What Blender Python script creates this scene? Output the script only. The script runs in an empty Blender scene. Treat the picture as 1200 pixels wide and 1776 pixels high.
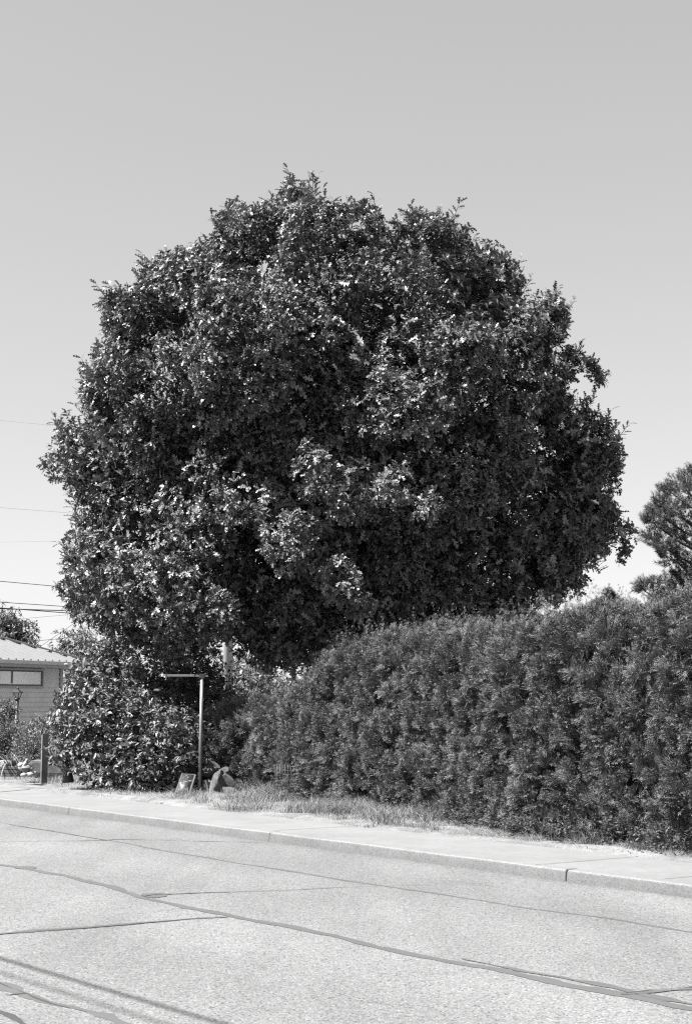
import bpy, bmesh, math, random
import numpy as np
from mathutils import Vector, Matrix
rng = np.random.default_rng(7); random.seed(7)
SC = bpy.context.scene; COL = SC.collection
rad = math.radians

# ------------------------------------------------------------------ camera
FPX = 2467.0; CX, CY = 600.0, 888.0; PITCH = math.atan(327/FPX); EYE = 1.6
cam_d = bpy.data.cameras.new('camera'); cam = bpy.data.objects.new('camera', cam_d); COL.objects.link(cam)
cam.location = (0, 0, EYE); cam.rotation_euler = (math.pi/2+PITCH, 0, 0)
cam_d.sensor_fit = 'VERTICAL'; cam_d.sensor_height = 36.0; cam_d.lens = FPX/1776*36.0
cam_d.clip_start = 0.1; cam_d.clip_end = 5000
SC.camera = cam

# ------------------------------------------------------------------ sun, sky, exposure
SUN_EL = rad(53); SUN_H = Vector((-0.94, -0.34)).normalized()
SUN_V = Vector((SUN_H.x*math.cos(SUN_EL), SUN_H.y*math.cos(SUN_EL), math.sin(SUN_EL)))
sd = bpy.data.lights.new('sun', 'SUN'); sd.energy = 5.0; sd.angle = rad(0.5); sd.color = (1.0, 0.995, 0.99)
so = bpy.data.objects.new('sun', sd); COL.objects.link(so)
so.rotation_euler = SUN_V.to_track_quat('Z', 'Y').to_euler()
W = bpy.data.worlds.new('World'); SC.world = W; W.use_nodes = True
wn = W.node_tree.nodes; wl = W.node_tree.links; wn.clear()
sky = wn.new('ShaderNodeTexSky'); sky.sky_type = 'NISHITA'; sky.sun_disc = False
sky.sun_elevation = SUN_EL; sky.sun_rotation = math.atan2(SUN_H.x, SUN_H.y)
sky.air_density = 1.0; sky.dust_density = 0.6; sky.ozone_density = 1.0
bw = wn.new('ShaderNodeRGBToBW')            # black and white film
gam = wn.new('ShaderNodeMath'); gam.operation = 'POWER'; gam.inputs[1].default_value = 0.52
mul = wn.new('ShaderNodeMath'); mul.operation = 'MULTIPLY'; mul.inputs[1].default_value = 1.015
bg = wn.new('ShaderNodeBackground'); bg.inputs['Strength'].default_value = 0.1
wo = wn.new('ShaderNodeOutputWorld')
wl.new(sky.outputs[0], bw.inputs[0]); wl.new(bw.outputs[0], gam.inputs[0]); wl.new(gam.outputs[0], mul.inputs[0])
wl.new(mul.outputs[0], bg.inputs['Color']); wl.new(bg.outputs[0], wo.inputs[0])
SC.view_settings.view_transform = 'Standard'; SC.view_settings.look = 'None'
SC.view_settings.exposure = 1.94; SC.view_settings.gamma = 1.0
SC.render.engine = 'CYCLES'; SC.cycles.use_denoising = False; SC.cycles.use_adaptive_sampling = False; SC.cycles.filter_width = 1.25; SC.cycles.sample_clamp_indirect = 3; SC.cycles.sample_clamp_direct = 8
SC.cycles.max_bounces = 6; SC.cycles.diffuse_bounces = 1; SC.cycles.glossy_bounces = 2
SC.cycles.transmission_bounces = 3; SC.cycles.transparent_max_bounces = 6

# ------------------------------------------------------------------ helpers: from the photo to the place
def ray(px, py):
    a = (px-CX)/FPX; b = (CY-py)/FPX
    return np.array([a, math.cos(PITCH)-b*math.sin(PITCH), math.sin(PITCH)+b*math.cos(PITCH)])
def G(px, py, h=0.0):
    d = ray(px, py); return d*((h-EYE)/d[2])+np.array([0, 0, EYE])
def P(px, py, Y):
    d = ray(px, py); return d*(Y/d[1])+np.array([0, 0, EYE])
RA = rad(38.0); RD = np.array([-math.sin(RA), math.cos(RA), 0]); RN = np.array([math.cos(RA), math.sin(RA), 0])
def Rt(s, t, z=0.0): return RD*s+RN*t+np.array([0, 0, z])
def onplane(px, py, t):
    d = ray(px, py); return d*(t/(d@RN))+np.array([0, 0, EYE])

def hash3(i, j, k, seed):
    h = (i.astype(np.int64)*374761393+j.astype(np.int64)*668265263+k.astype(np.int64)*2147483647+seed*974711) & 0xffffffff
    h = ((h ^ (h >> 13))*1274126177) & 0xffffffff
    h = (h ^ (h >> 16)) & 0xffffff
    return h/float(0xffffff)
def vnoise(p, scale, seed=0):
    q = np.asarray(p)/scale; i = np.floor(q).astype(np.int64); f = q-i; f = f*f*(3-2*f)
    r = 0
    for a in (0, 1):
        for b in (0, 1):
            for c in (0, 1):
                w = (f[:, 0] if a else 1-f[:, 0])*(f[:, 1] if b else 1-f[:, 1])*(f[:, 2] if c else 1-f[:, 2])
                r = r+w*hash3(i[:, 0]+a, i[:, 1]+b, i[:, 2]+c, seed)
    return r
def unit(v): return v/np.maximum(np.linalg.norm(v, axis=-1, keepdims=True), 1e-9)
def rdir(n): return unit(rng.normal(size=(n, 3)))

def np_mesh(name, V, F, mat, parent=None, attr=None, smooth=False):
    """V (n,3), F (m,k) polygons all of k corners (or a list of such arrays)."""
    Fs = F if isinstance(F, list) else [F]
    me = bpy.data.meshes.new(name)
    V = np.asarray(V, dtype=np.float32)
    loops = np.concatenate([f.reshape(-1) for f in Fs]).astype(np.int32)
    tot = np.concatenate([np.full(len(f), f.shape[1]) for f in Fs]).astype(np.int32)
    start = np.concatenate([[0], np.cumsum(tot)[:-1]]).astype(np.int32)
    me.vertices.add(len(V)); me.vertices.foreach_set('co', V.reshape(-1))
    me.loops.add(len(loops)); me.loops.foreach_set('vertex_index', loops)
    me.polygons.add(len(tot)); me.polygons.foreach_set('loop_start', start)
    if attr is not None:
        at = me.attributes.new('rnd', 'FLOAT', 'FACE'); at.data.foreach_set('value', np.asarray(attr, dtype=np.float32))
    me.update(calc_edges=True)
    if smooth: me.polygons.foreach_set('use_smooth', np.ones(len(tot), dtype=bool))
    o = bpy.data.objects.new(name, me); COL.objects.link(o)
    if mat: me.materials.append(mat)
    if parent: o.parent = parent; o.matrix_parent_inverse = parent.matrix_world.inverted() if False else Matrix.Identity(4)
    return o

def frames(x, n):
    x = unit(x); z = n-(np.sum(n*x, 1, keepdims=True))*x; z = unit(z); y = np.cross(z, x)
    return np.stack([x, y, z], 2)            # columns
def scatter(tv, tf, pos, R, s):
    """instances of a small template, as raw arrays"""
    N = len(pos); k = len(tv)
    s = np.asarray(s)
    s3 = s[:, None, None] if s.ndim == 1 else s[:, None, :]
    V = np.einsum('nij,nkj->nki', R, tv[None]*s3)+pos[:, None, :]
    F = tf[None]+(np.arange(N)*k)[:, None, None]
    return V.reshape(-1, 3), F.reshape(-1, tf.shape[1])
def scat_f(pos, R, s_):
    """hedge sprays: several templates mixed"""
    Vs = []; Fs = []; off = 0; n = len(pos)
    for k in range(len(FRONDS)):
        a, b = n*k//len(FRONDS), n*(k+1)//len(FRONDS)
        if b > a:
            V, F = scatter(FRONDS[k][0], FRONDS[k][1], pos[a:b], R[a:b], s_[a:b]); Vs.append(V); Fs.append(F+off); off += len(V)
    return np.concatenate(Vs), np.concatenate(Fs)
class Bag:
    def __init__(s): s.V = []; s.F = []; s.A = []; s.n = 0
    def add(s, V, F, a=None, per=None):
        s.V.append(V); s.F.append(F+s.n); s.n += len(V)
        if per is not None: a = np.repeat(per, len(F)//len(per))
        elif a is None: a = np.full(len(F), .5)
        s.A.append(a)
    def build(s, name, mat, parent=None, smooth=False):
        ks = sorted({f.shape[1] for f in s.F})
        Fs = [np.concatenate([f for f in s.F if f.shape[1] == k]) for k in ks]
        As = np.concatenate([np.concatenate([a for f, a in zip(s.F, s.A) if f.shape[1] == k]) for k in ks])
        return np_mesh(name, np.concatenate(s.V), Fs, mat, parent, As, smooth)

def tube(pts, radii, seg=7):
    pts = np.asarray(pts, float); n = len(pts); V = []
    t = np.gradient(pts, axis=0); t = unit(t)
    ref = np.array([0.13, 0.31, 0.94]) if abs(t[0][2]) < .9 else np.array([1., 0.1, 0])
    a = np.linspace(0, 2*math.pi, seg, endpoint=False)
    for i in range(n):
        u = unit(np.cross(t[i], ref)); v = np.cross(t[i], u)
        V.append(pts[i]+radii[i]*(np.cos(a)[:, None]*u+np.sin(a)[:, None]*v))
    V = np.concatenate(V); F = []
    for i in range(n-1):
        for j in range(seg):
            F.append([i*seg+j, i*seg+(j+1) % seg, (i+1)*seg+(j+1) % seg, (i+1)*seg+j])
    V = np.concatenate([V, pts[:1], pts[-1:]]); m = len(V)
    for j in range(seg):
        F.append([m-2, (j+1) % seg, j, j]); F.append([m-1, (n-1)*seg+j, (n-1)*seg+(j+1) % seg, (n-1)*seg+(j+1) % seg])
    F = np.array(F)
    return V, F
def tubes(name, lst, mat, parent=None, seg=7):
    """several joined tubes as one mesh; end caps are triangles"""
    V = []; Q = []; T = []; off = 0
    for pts, rr in lst:
        v, f = tube(pts, rr, seg); q = f[f[:, 2] != f[:, 3]]; t = f[f[:, 2] == f[:, 3]][:, :3]
        V.append(v); Q.append(q+off); T.append(t+off); off += len(v)
    return np_mesh(name, np.concatenate(V), [np.concatenate(T), np.concatenate(Q)], mat, parent, None, True)

def empty(name, loc, label, cat, group=None):
    o = bpy.data.objects.new(name, None); COL.objects.link(o); o.location = loc
    o['label'] = label; o['category'] = cat
    if group: o['group'] = group
    return o
def tag(o, label, cat, group=None):
    o['label'] = label; o['category'] = cat
    if group: o['group'] = group
    return o
def struct(o): o['kind'] = 'structure'; return o
def reparent(o, root):
    """meshes are modelled in world space: move them into the root's space"""
    o.data.transform(Matrix.Translation(-Vector(root.location))); o.parent = root
    return o
def bm_obj(name, bm, mat, root=None, smooth=False):
    me = bpy.data.meshes.new(name); bm.to_mesh(me); bm.free()
    if smooth: me.polygons.foreach_set('use_smooth', [True]*len(me.polygons))
    o = bpy.data.objects.new(name, me); COL.objects.link(o); me.materials.append(mat)
    if root: reparent(o, root)
    return o
def bm_box(bm, c, ax, ay, az, hx, hy, hz, bev=0.0):
    c = Vector(c); ax, ay, az = Vector(ax), Vector(ay), Vector(az); vs = []
    for sx, sy, sz in ((-1,-1,-1),(1,-1,-1),(1,1,-1),(-1,1,-1),(-1,-1,1),(1,-1,1),(1,1,1),(-1,1,1)):
        vs.append(bm.verts.new(c+ax*hx*sx+ay*hy*sy+az*hz*sz))
    fs = [bm.faces.new([vs[i] for i in q]) for q in ((3,2,1,0),(4,5,6,7),(0,1,5,4),(1,2,6,5),(2,3,7,6),(3,0,4,7))]
    if bev > 0:
        es = list({e for f in fs for e in f.edges})
        bmesh.ops.bevel(bm, geom=es, offset=bev, segments=2, profile=.7, affect='EDGES')
XA, YA, ZA = (1, 0, 0), (0, 1, 0), (0, 0, 1)

# ------------------------------------------------------------------ materials (grey: the photograph is black and white)
def mk(name):
    m = bpy.data.materials.new(name); m.use_nodes = True
    nt = m.node_tree; b = nt.nodes['Principled BSDF']; return m, nt, b
def ramp(nt, src, stops):
    r = nt.nodes.new('ShaderNodeValToRGB'); el = r.color_ramp.elements
    while len(el) < len(stops): el.new(.5)
    for e, (p, c) in zip(el, stops): e.position = p; e.color = (c, c, c, 1)
    nt.links.new(src, r.inputs[0]); return r.outputs[0]
def noise(nt, scale, detail=4, rough=.6, co=None, dist=0):
    n = nt.nodes.new('ShaderNodeTexNoise'); n.inputs['Scale'].default_value = scale
    n.inputs['Detail'].default_value = detail; n.inputs['Roughness'].default_value = rough; n.inputs['Distortion'].default_value = dist
    if co is None:
        co = nt.nodes.new('ShaderNodeTexCoord').outputs['Object']
    nt.links.new(co, n.inputs['Vector']); return n.outputs[0]
def mathn(nt, op, a, b=None):
    n = nt.nodes.new('ShaderNodeMath'); n.operation = op
    for i, v in enumerate((a, b)):
        if v is None: continue
        if isinstance(v, (int, float)): n.inputs[i].default_value = v
        else: nt.links.new(v, n.inputs[i])
    return n.outputs[0]
def bump(nt, b, src, strength, dist=.01):
    n = nt.nodes.new('ShaderNodeBump'); n.inputs['Strength'].default_value = strength; n.inputs['Distance'].default_value = dist
    nt.links.new(src, n.inputs['Height']); nt.links.new(n.outputs[0], b.inputs['Normal'])
def simple(name, v, rough=.7, var=.15, scale=8, bmp=.2, metal=0, spec=.5):
    m, nt, b = mk(name); n = noise(nt, scale, 5, .65)
    nt.links.new(ramp(nt, n, [(.3, v*(1-var)), (.7, v*(1+var))]), b.inputs['Base Color'])
    b.inputs['Roughness'].default_value = rough; b.inputs['Metallic'].default_value = metal
    b.inputs['Specular IOR Level'].default_value = spec
    if bmp: bump(nt, b, noise(nt, scale*6, 4), bmp)
    return m
def leafmat(name, lo, hi, rough=.42, spec=.5, trans=.12, tcol=.12, patch=None):
    m, nt, b = mk(name)
    at = nt.nodes.new('ShaderNodeAttribute'); at.attribute_name = 'rnd'
    c = ramp(nt, at.outputs['Fac'], [(0, lo), (1, hi)])
    nt.links.new(c, b.inputs['Base Color'])
    b.inputs['Roughness'].default_value = rough; b.inputs['Specular IOR Level'].default_value = spec
    if trans > 0:
        tr = nt.nodes.new('ShaderNodeBsdfTranslucent'); tr.inputs[0].default_value = (tcol, tcol, tcol, 1)
        mx = nt.nodes.new('ShaderNodeMixShader'); mx.inputs[0].default_value = trans
        out = nt.nodes['Material Output']
        nt.links.new(b.outputs[0], mx.inputs[1]); nt.links.new(tr.outputs[0], mx.inputs[2]); nt.links.new(mx.outputs[0], out.inputs[0])
    return m
M_oak = leafmat('oak_leaf', 0.012, 0.178, .42, .45, .04, .14)
M_hedge = leafmat('cedar_frond', 0.039, 0.142, .55, .2, .04, .10)
M_hedge2 = leafmat('cedar_frond_pale', 0.043, 0.155, .55, .2, .06, .12)
M_laurel = leafmat('laurel_leaf', 0.041, 0.135, .45, .4, .06, .12)
M_pale = leafmat('pale_leaf', 0.062, 0.176, .5, .4, .2, .2)
M_mid = leafmat('mid_leaf', 0.035, 0.097, .5, .4, .15, .15)
M_pine = leafmat('pine_needle', 0.026, 0.065, .55, .4, .05, .1)
M_grass = leafmat('dry_grass', 0.128, 0.357, .7, .25, .3, .5)
M_tuft = leafmat('tuft_grass', .06, .30, .7, .25, .25, .3)
M_green = leafmat('green_weed', 0.040, 0.106, .6, .3, .2, .2)
M_bark = simple('bark', 0.034, .9, .35, 6, .8)
M_dark = simple('near_black', 0.020, .95, .3, 9, .3)  # near black for the hedge's shaded inside and the planter's corner post
M_wood = simple('weathered_wood', 0.095, .85, .3, 5, .5)
M_steel = simple('galvanised_steel', 0.201, .45, .12, 12, .05, .6)
M_black = simple('black_paint', .02, .45, .2, 10, .05)
M_white = simple('white_ceramic', 0.251, .5, .06, 8, .05)
M_stone = simple('garden_stone', .07, .9, .55, 9, .9)
M_plastic = simple('grey_pot', 0.136, .6, .15, 6, .1)
M_wire = simple('cable', .05, .7, .1, 2, 0)
M_cable = simple('bright_cable', .35, .6, .1, 2, 0)
M_trim = simple('house_trim', 0.336, .6, .08, 3, .05)
M_frame = simple('window_frame', 0.082, .5, .1, 3, 0)

def m_road():
    m, nt, b = mk('worn_asphalt')
    co = nt.nodes.new('ShaderNodeTexCoord').outputs['Object']
    v = nt.nodes.new('ShaderNodeTexVoronoi'); v.inputs['Scale'].default_value = 95; v.inputs['Randomness'].default_value = 1
    nt.links.new(co, v.inputs['Vector'])
    sep = nt.nodes.new('ShaderNodeSeparateColor'); nt.links.new(v.outputs['Color'], sep.inputs[0])
    stones = ramp(nt, sep.outputs[0], [(0, .12), (.10, .32), (.5, .43), (.92, .50), (1, .70)])
    gaps = ramp(nt, v.outputs['Distance'], [(.25, 1), (.75, .74)])
    mp = nt.nodes.new('ShaderNodeMapping'); mp.inputs['Rotation'].default_value = (0, 0, -RA); mp.inputs['Scale'].default_value = (1, .13, 1)
    nt.links.new(co, mp.inputs[0])
    lane = ramp(nt, noise(nt, 1.0, 5, .6, mp.outputs[0]), [(.3, .84), (.7, 1.16)])
    fine = ramp(nt, noise(nt, 14, 6, .75, co), [(.3, .90), (.7, 1.1)])
    big = ramp(nt, noise(nt, .35, 4, .6, co), [(.3, .90), (.7, 1.08)])
    v2 = nt.nodes.new('ShaderNodeTexVoronoi'); v2.inputs['Scale'].default_value = 11; nt.links.new(co, v2.inputs['Vector'])
    dn = noise(nt, 60, 3, .6, co)
    pits = ramp(nt, mathn(nt, 'ADD', v2.outputs['Distance'], mathn(nt, 'MULTIPLY', dn, .22)), [(.165, .35), (.21, 1)])
    x = mathn(nt, 'MULTIPLY', stones, gaps)
    sx = nt.nodes.new('ShaderNodeVectorMath'); sx.operation = 'DOT_PRODUCT'; sx.inputs[1].default_value = tuple(RN); nt.links.new(co, sx.inputs[0])
    tpos = mathn(nt, 'ADD', sx.outputs['Value'], mathn(nt, 'MULTIPLY', noise(nt, 2.5, 5, .7, co), .25))
    gut = ramp(nt, mathn(nt, 'MULTIPLY', tpos, .1), [(.925, 1), (.955, .95), (.967, .72)])
    wheel = mathn(nt, 'MULTIPLY_ADD' if False else 'SINE', mathn(nt, 'MULTIPLY', sx.outputs['Value'], 3.6)); wheel = ramp(nt, mathn(nt, 'ADD', mathn(nt, 'MULTIPLY', wheel, .5), .5), [(0, .95), (1, 1.04)])
    st_ = ramp(nt, noise(nt, .9, 3, .5, co, .6), [(.62, 1), (.74, .86)])
    for y in (lane, fine, big, pits, gut, wheel, st_): x = mathn(nt, 'MULTIPLY', x, y)
    nt.links.new(mathn(nt, 'MULTIPLY', x, .335), b.inputs['Base Color'])
    b.inputs['Roughness'].default_value = .85; b.inputs['Specular IOR Level'].default_value = .3
    bump(nt, b, mathn(nt, 'ADD', ramp(nt, v.outputs['Distance'], [(.1, 1), (.8, 0)]), mathn(nt, 'MULTIPLY', pits, 1.0)), .4, .003)
    return m
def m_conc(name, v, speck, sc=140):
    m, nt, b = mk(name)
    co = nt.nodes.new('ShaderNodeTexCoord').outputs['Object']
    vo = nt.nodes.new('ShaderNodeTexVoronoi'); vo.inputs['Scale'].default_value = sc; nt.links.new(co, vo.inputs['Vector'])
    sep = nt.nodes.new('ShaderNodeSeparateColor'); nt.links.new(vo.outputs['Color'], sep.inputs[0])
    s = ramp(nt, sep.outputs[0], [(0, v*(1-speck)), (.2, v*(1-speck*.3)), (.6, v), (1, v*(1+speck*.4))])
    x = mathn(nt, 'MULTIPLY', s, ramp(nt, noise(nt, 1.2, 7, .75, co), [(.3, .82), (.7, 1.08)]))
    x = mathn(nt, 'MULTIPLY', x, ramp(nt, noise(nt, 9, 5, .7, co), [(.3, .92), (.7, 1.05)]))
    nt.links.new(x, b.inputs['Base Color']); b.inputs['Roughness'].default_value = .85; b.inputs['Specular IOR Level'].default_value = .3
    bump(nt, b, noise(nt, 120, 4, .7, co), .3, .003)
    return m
def m_soil():
    m, nt, b = mk('dry_verge_soil')
    co = nt.nodes.new('ShaderNodeTexCoord').outputs['Object']
    x = ramp(nt, noise(nt, 2.2, 7, .75, co), [(.3, .065), (.5, .15), (.7, .22)])
    x = mathn(nt, 'MULTIPLY', x, ramp(nt, noise(nt, 45, 4, .8, co), [(.3, .6), (.7, 1.25)]))
    nt.links.new(x, b.inputs['Base Color']); b.inputs['Roughness'].default_value = 1
    bump(nt, b, noise(nt, 40, 6, .8, co), .8, .02)
    return m
M_road = m_road(); M_kerb = m_conc('kerb_concrete', .152, .3, 110); M_kface = m_conc('kerb_face_dark', .10, .4, 110); M_walk = m_conc('sidewalk_concrete', .158, .14, 160)
M_soil = m_soil(); M_seal = simple('crack_sealant', 0.075, .55, .10, 3, .1); M_crack = simple('open_crack', 0.030, .9, .3, 30, .2)
M_joint = simple('joint_dirt', 0.084, .9, .3, 30, .2)

# ------------------------------------------------------------------ ground, road, kerb, pavement
T_G = 9.55; T_W = 10.86
def strip(name, t0, t1, z, mat, s0=-60, s1=400):
    return struct(np_mesh(name, [Rt(s0, t0, z), Rt(s1, t0, z), Rt(s1, t1, z), Rt(s0, t1, z)], np.array([[3, 2, 1, 0]]), mat))
struct(np_mesh('ground', [[-2500, -2500, -.03], [2500, -2500, -.03], [2500, 2500, -.03], [-2500, 2500, -.03]], np.array([[0, 1, 2, 3]]), M_soil))
strip('road', -3.5, T_G+.02, 0.0, M_road)
# kerb: rounded step
def kerb():
    prof = [(T_G, -.02), (T_G+.012, .078), (T_G+.018, .092), (T_G+.03, .1), (T_G+.045, .102), (T_G+.16, .102)]
    ss = np.arange(-20, 120, .25); V = []; F = []
    for s in ss:
        w = .004*math.sin(s*1.7)+.003*math.sin(s*5.1+1)
        for t, z in prof: V.append(Rt(s, t+w, z+.002*math.sin(s*3.3)))
    k = len(prof)
    for i in range(len(ss)-1):
        for j in range(k-1): F.append([i*k+j, i*k+j+1, (i+1)*k+j+1, (i+1)*k+j])
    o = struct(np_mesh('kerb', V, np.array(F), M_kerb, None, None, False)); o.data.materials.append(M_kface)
    o.data.polygons.foreach_set('material_index', np.tile([1, 1, 0, 0, 0], len(ss)-1).astype(np.int32)); return o  # front face takes the darker material, top the lighter one
kerb_o = kerb()
strip('sidewalk', T_G+.155, T_W+.03, .098, M_walk, -20, 120)
# verge and yard surface, slightly uneven
def verge():
    ss = np.concatenate([np.arange(-12, 45, .25)]); tt = np.concatenate([[T_W-.02, T_W+.02], np.arange(T_W+.15, 19, .25)])
    S, T = np.meshgrid(ss, tt, indexing='ij'); p = np.stack([S.ravel(), T.ravel(), np.zeros(S.size)], 1)
    z = .115+.07*(vnoise(p, 1.1, 3)-.4)+.04*(vnoise(p, .35, 4)-.5); z[p[:, 1] < T_W+.03] = .092; z[p[:, 0] > 24.5] = .094
    V = np.array([Rt(a, b, c) for (a, b), c in zip(p[:, :2], z)]); n = len(tt); F = []
    for i in range(len(ss)-1):
        for j in range(n-1): F.append([i*n+j+1, i*n+j, (i+1)*n+j, (i+1)*n+j+1])
    return struct(np_mesh('verge_soil', V, np.array(F), M_soil, None, None, True))
verge()
# driveway apron at the far left
dq = [G(-60, 1347, .15), G(52, 1350, .15), G(75, 1362, .15), G(-40, 1372, .15)]
for d in dq: d[2] = .104
struct(np_mesh('driveway', dq, np.array([[3, 2, 1, 0]]), M_walk))

def ribbon(name, pts, w, mat, z=.004, jit=.25, step=.04, parent=None, ends=True):
    """irregular strip of sealant on the road; w: width(s) in metres at each point"""
    P2 = np.array([G(*p, 0)[:2] for p in pts]); ws = np.interp(np.arange(len(P2)), np.linspace(0, len(P2)-1, len(w)), w)
    L = np.concatenate([[0], np.cumsum(np.linalg.norm(np.diff(P2, axis=0), axis=1))]); q = np.arange(0, L[-1], step)
    x = np.interp(q, L, P2[:, 0]); y = np.interp(q, L, P2[:, 1]); ww = np.interp(q, L, ws)
    c = np.stack([x, y, np.zeros(len(x))], 1); t = unit(np.gradient(c, axis=0)); nrm = np.stack([-t[:, 1], t[:, 0], t[:, 2]*0], 1)
    sd_ = int(abs(P2[0, 0])*100)
    o_ = (vnoise(c, .5, sd_)-.5)[:, None]*.05*nrm
    a = ww*(.5+jit*(vnoise(c, .16, sd_+1)-.5)*2+jit*.8*(vnoise(c, .05, sd_+2)-.5)); b_ = ww*(.5+jit*(vnoise(c, .2, sd_+5)-.5)*2+jit*.8*(vnoise(c, .05, sd_+6)-.5))
    if ends: a[0] = b_[0] = a[-1] = b_[-1] = .001
    V = np.empty((2*len(c), 3)); V[0::2] = c+o_+nrm*a[:, None]; V[1::2] = c+o_-nrm*b_[:, None]; V[:, 2] = z
    i = np.arange(len(c)-1)*2
    F = np.stack([i, i+1, i+3, i+2], 1)
    return struct(np_mesh(name, V, F, mat))
CR1 = [(-60, 1417), (11, 1428), (100, 1443), (187, 1457), (240, 1467), (340, 1485), (400, 1495), (500, 1510), (600, 1527), (680, 1539), (750, 1549), (900, 1573), (1050, 1593), (1190, 1616), (1260, 1627)]
ribbon('sealed_crack', CR1, [.012, .012, .012, .02, .045, .05, .03, .05, .05, .035, .045, .03, .035, .045, .05], M_seal, .0015, .3)
CR2 = [(-60, 1488), (11, 1501), (52, 1508), (120, 1521), (200, 1539), (242, 1555), (300, 1567), (400, 1590), (500, 1607), (600, 1629), (700, 1652), (800, 1671), (900, 1690), (1000, 1711), (1085, 1727), (1190, 1748), (1260, 1762)]
ribbon('sealed_crack', CR2, [.08, .085, .09, .085, .09, .06, .09, .08, .09, .085, .085, .09, .09, .10, .12, .08, .07], M_seal, .0025, .22)
ribbon('sealed_crack', [(245, 1554), (258, 1553), (272, 1558)], [.05, .24, .06], M_seal, .0035, .3)
ribbon('sealed_crack', [(25, 1503), (42, 1505), (55, 1508)], [.04, .17, .06], M_seal, .0035, .3)
ribbon('sealed_crack', [(800, 1663), (880, 1678), (950, 1692), (1020, 1705), (1080, 1718), (1120, 1728), (1200, 1741), (1260, 1751)], [.02, .04, .05, .06, .05, .06, .05, .05], M_seal, .0035, .5)
ribbon('sealed_crack', [(-60, 1626), (11, 1619), (50, 1615), (150, 1609), (250, 1601), (330, 1595), (405, 1591)], [.05, .04, .11, .085, .07, .05, .03], M_seal, .0035, .3)
ribbon('open_crack', [(-60, 1627), (11, 1620), (80, 1614), (150, 1610), (250, 1601), (330, 1594), (395, 1590)], [.018, .025, .015, .02, .02, .012, .006], M_crack, .0045, .5)
ribbon('sealed_crack', [(-60, 1690), (11, 1714), (40, 1722), (80, 1736), (130, 1748), (170, 1762), (200, 1772), (240, 1784)], [.10, .12, .10, .06, .05, .09, .07, .07], M_seal, .0015, .3)
ribbon('open_crack', [(11, 1727), (40, 1724), (60, 1724)], [.02, .03, .01], M_crack, .0035, .5)
ribbon('open_crack', [(-20, 1753), (11, 1764), (40, 1776), (80, 1790)], [.04, .05, .05, .04], M_crack, .0015, .5)
ribbon('open_crack', [(1075, 1725), (1130, 1719), (1190, 1714), (1250, 1708)], [.012, .03, .04, .04], M_crack, .0055, .6)
ribbon('sealed_crack', [(1075, 1726), (1130, 1722), (1190, 1717), (1250, 1712)], [.02, .07, .08, .07], M_seal, .0045, .4)
ribbon('open_crack', [(262, 1553), (350, 1549), (450, 1546), (560, 1541), (680, 1537), (860, 1531)], [.03, .02, .014, .012, .006, .002], M_crack, .0045, .6)
ribbon('open_crack', [(-60, 1462), (11, 1460), (60, 1459), (130, 1459), (187, 1458), (200, 1456), (260, 1457), (340, 1459), (440, 1461), (480, 1461)], [.008, .014, .01, .012, .03, .035, .014, .02, .008, .002], M_crack, .0025, .6)
ribbon('open_crack', [(11, 1429), (100, 1444), (187, 1458)], [.008, .014, .016], M_crack, .0025, .6)
ribbon('open_crack', [(-20, 1700), (11, 1713), (90, 1741), (150, 1756)], [.006, .014, .018, .004], M_crack, .003, .7)
# kerb joints and sidewalk joints
def joint(px, py, w, mat=M_crack):
    g = G(px, py, 0); s = float(g@RD); prof = [(T_G-.004, .0), (T_G+.008, .078), (T_G+.014, .095), (T_G+.03, .106), (T_G+.16, .107)]
    V = []; 
    for i, (t, z) in enumerate(prof):
        ww = w*(.6+.8*random.random()); V += [Rt(s-ww, t-.004, z), Rt(s+ww, t-.004, z)]
    F = np.array([[2*i+1, 2*i, 2*i+2, 2*i+3] for i in range(len(prof)-1)])
    o = np_mesh('kerb_joint', V, F, mat); o.parent = kerb_o; return s
joint(128, 1412, .006); joint(460, 1460, .004); joint(970, 1530, .008)
for (a, b) in (((928, 1500), (1110, 1485)), ((1152, 1524), (1250, 1516)), ((11, 1366), (60, 1361)), ((470, 1441), (640, 1431))):
    p0, p1 = G(*a, .1), G(*b, .1); t = unit(p1-p0); n = np.array([-t[1], t[0], 0])*.006
    struct(np_mesh('sidewalk_joint', [p0-n, p1-n, p1+n, p0+n]+np.array([0, 0, .003]), np.array([[0, 1, 2, 3]]), M_joint))

# ------------------------------------------------------------------ leaf templates (length 1 along x, normal z)
def oakleaf():
    v = [(0, 0, 0), (.16, 0, .0), (.40, 0, .015), (.64, 0, .0), (.82, 0, -.03), (1.0, 0, -.09)]
    tip = [(.36, .20, .06), (.68, .29, .05), (.94, .17, -.02)]
    sin_ = [(.36, .035, .03), (.62, .045, .02)]
    f = []; b = len(v)
    for sgn in (1, -1):
        o = len(v); v += [(x, y*sgn, z) for x, y, z in tip]+[(x, y*sgn, z) for x, y, z in sin_]
        tr = [(1, 2, o), (2, o+3, o), (2, 3, o+1), (2, o+1, o+3), (3, 4, o+2), (3, o+2, o+4), (3, o+4, o+1), (4, 5, o+2)]
        f += [t if sgn > 0 else (t[0], t[2], t[1]) for t in tr]
    f += [(0, 1, 6)]
    return np.array(v, float), np.array(f)
def ovalleaf(w=.2, fold=.06):
    v = [(0, 0, 0), (.5, 0, 0), (1, 0, -.06), (.28, w*.8, fold), (.65, w, fold), (.28, -w*.8, fold), (.65, -w, fold)]
    f = [(0, 1, 3), (3, 1, 4), (1, 2, 4), (0, 5, 1), (5, 6, 1), (1, 6, 2)]
    return np.array(v, float), np.array(f)
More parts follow.
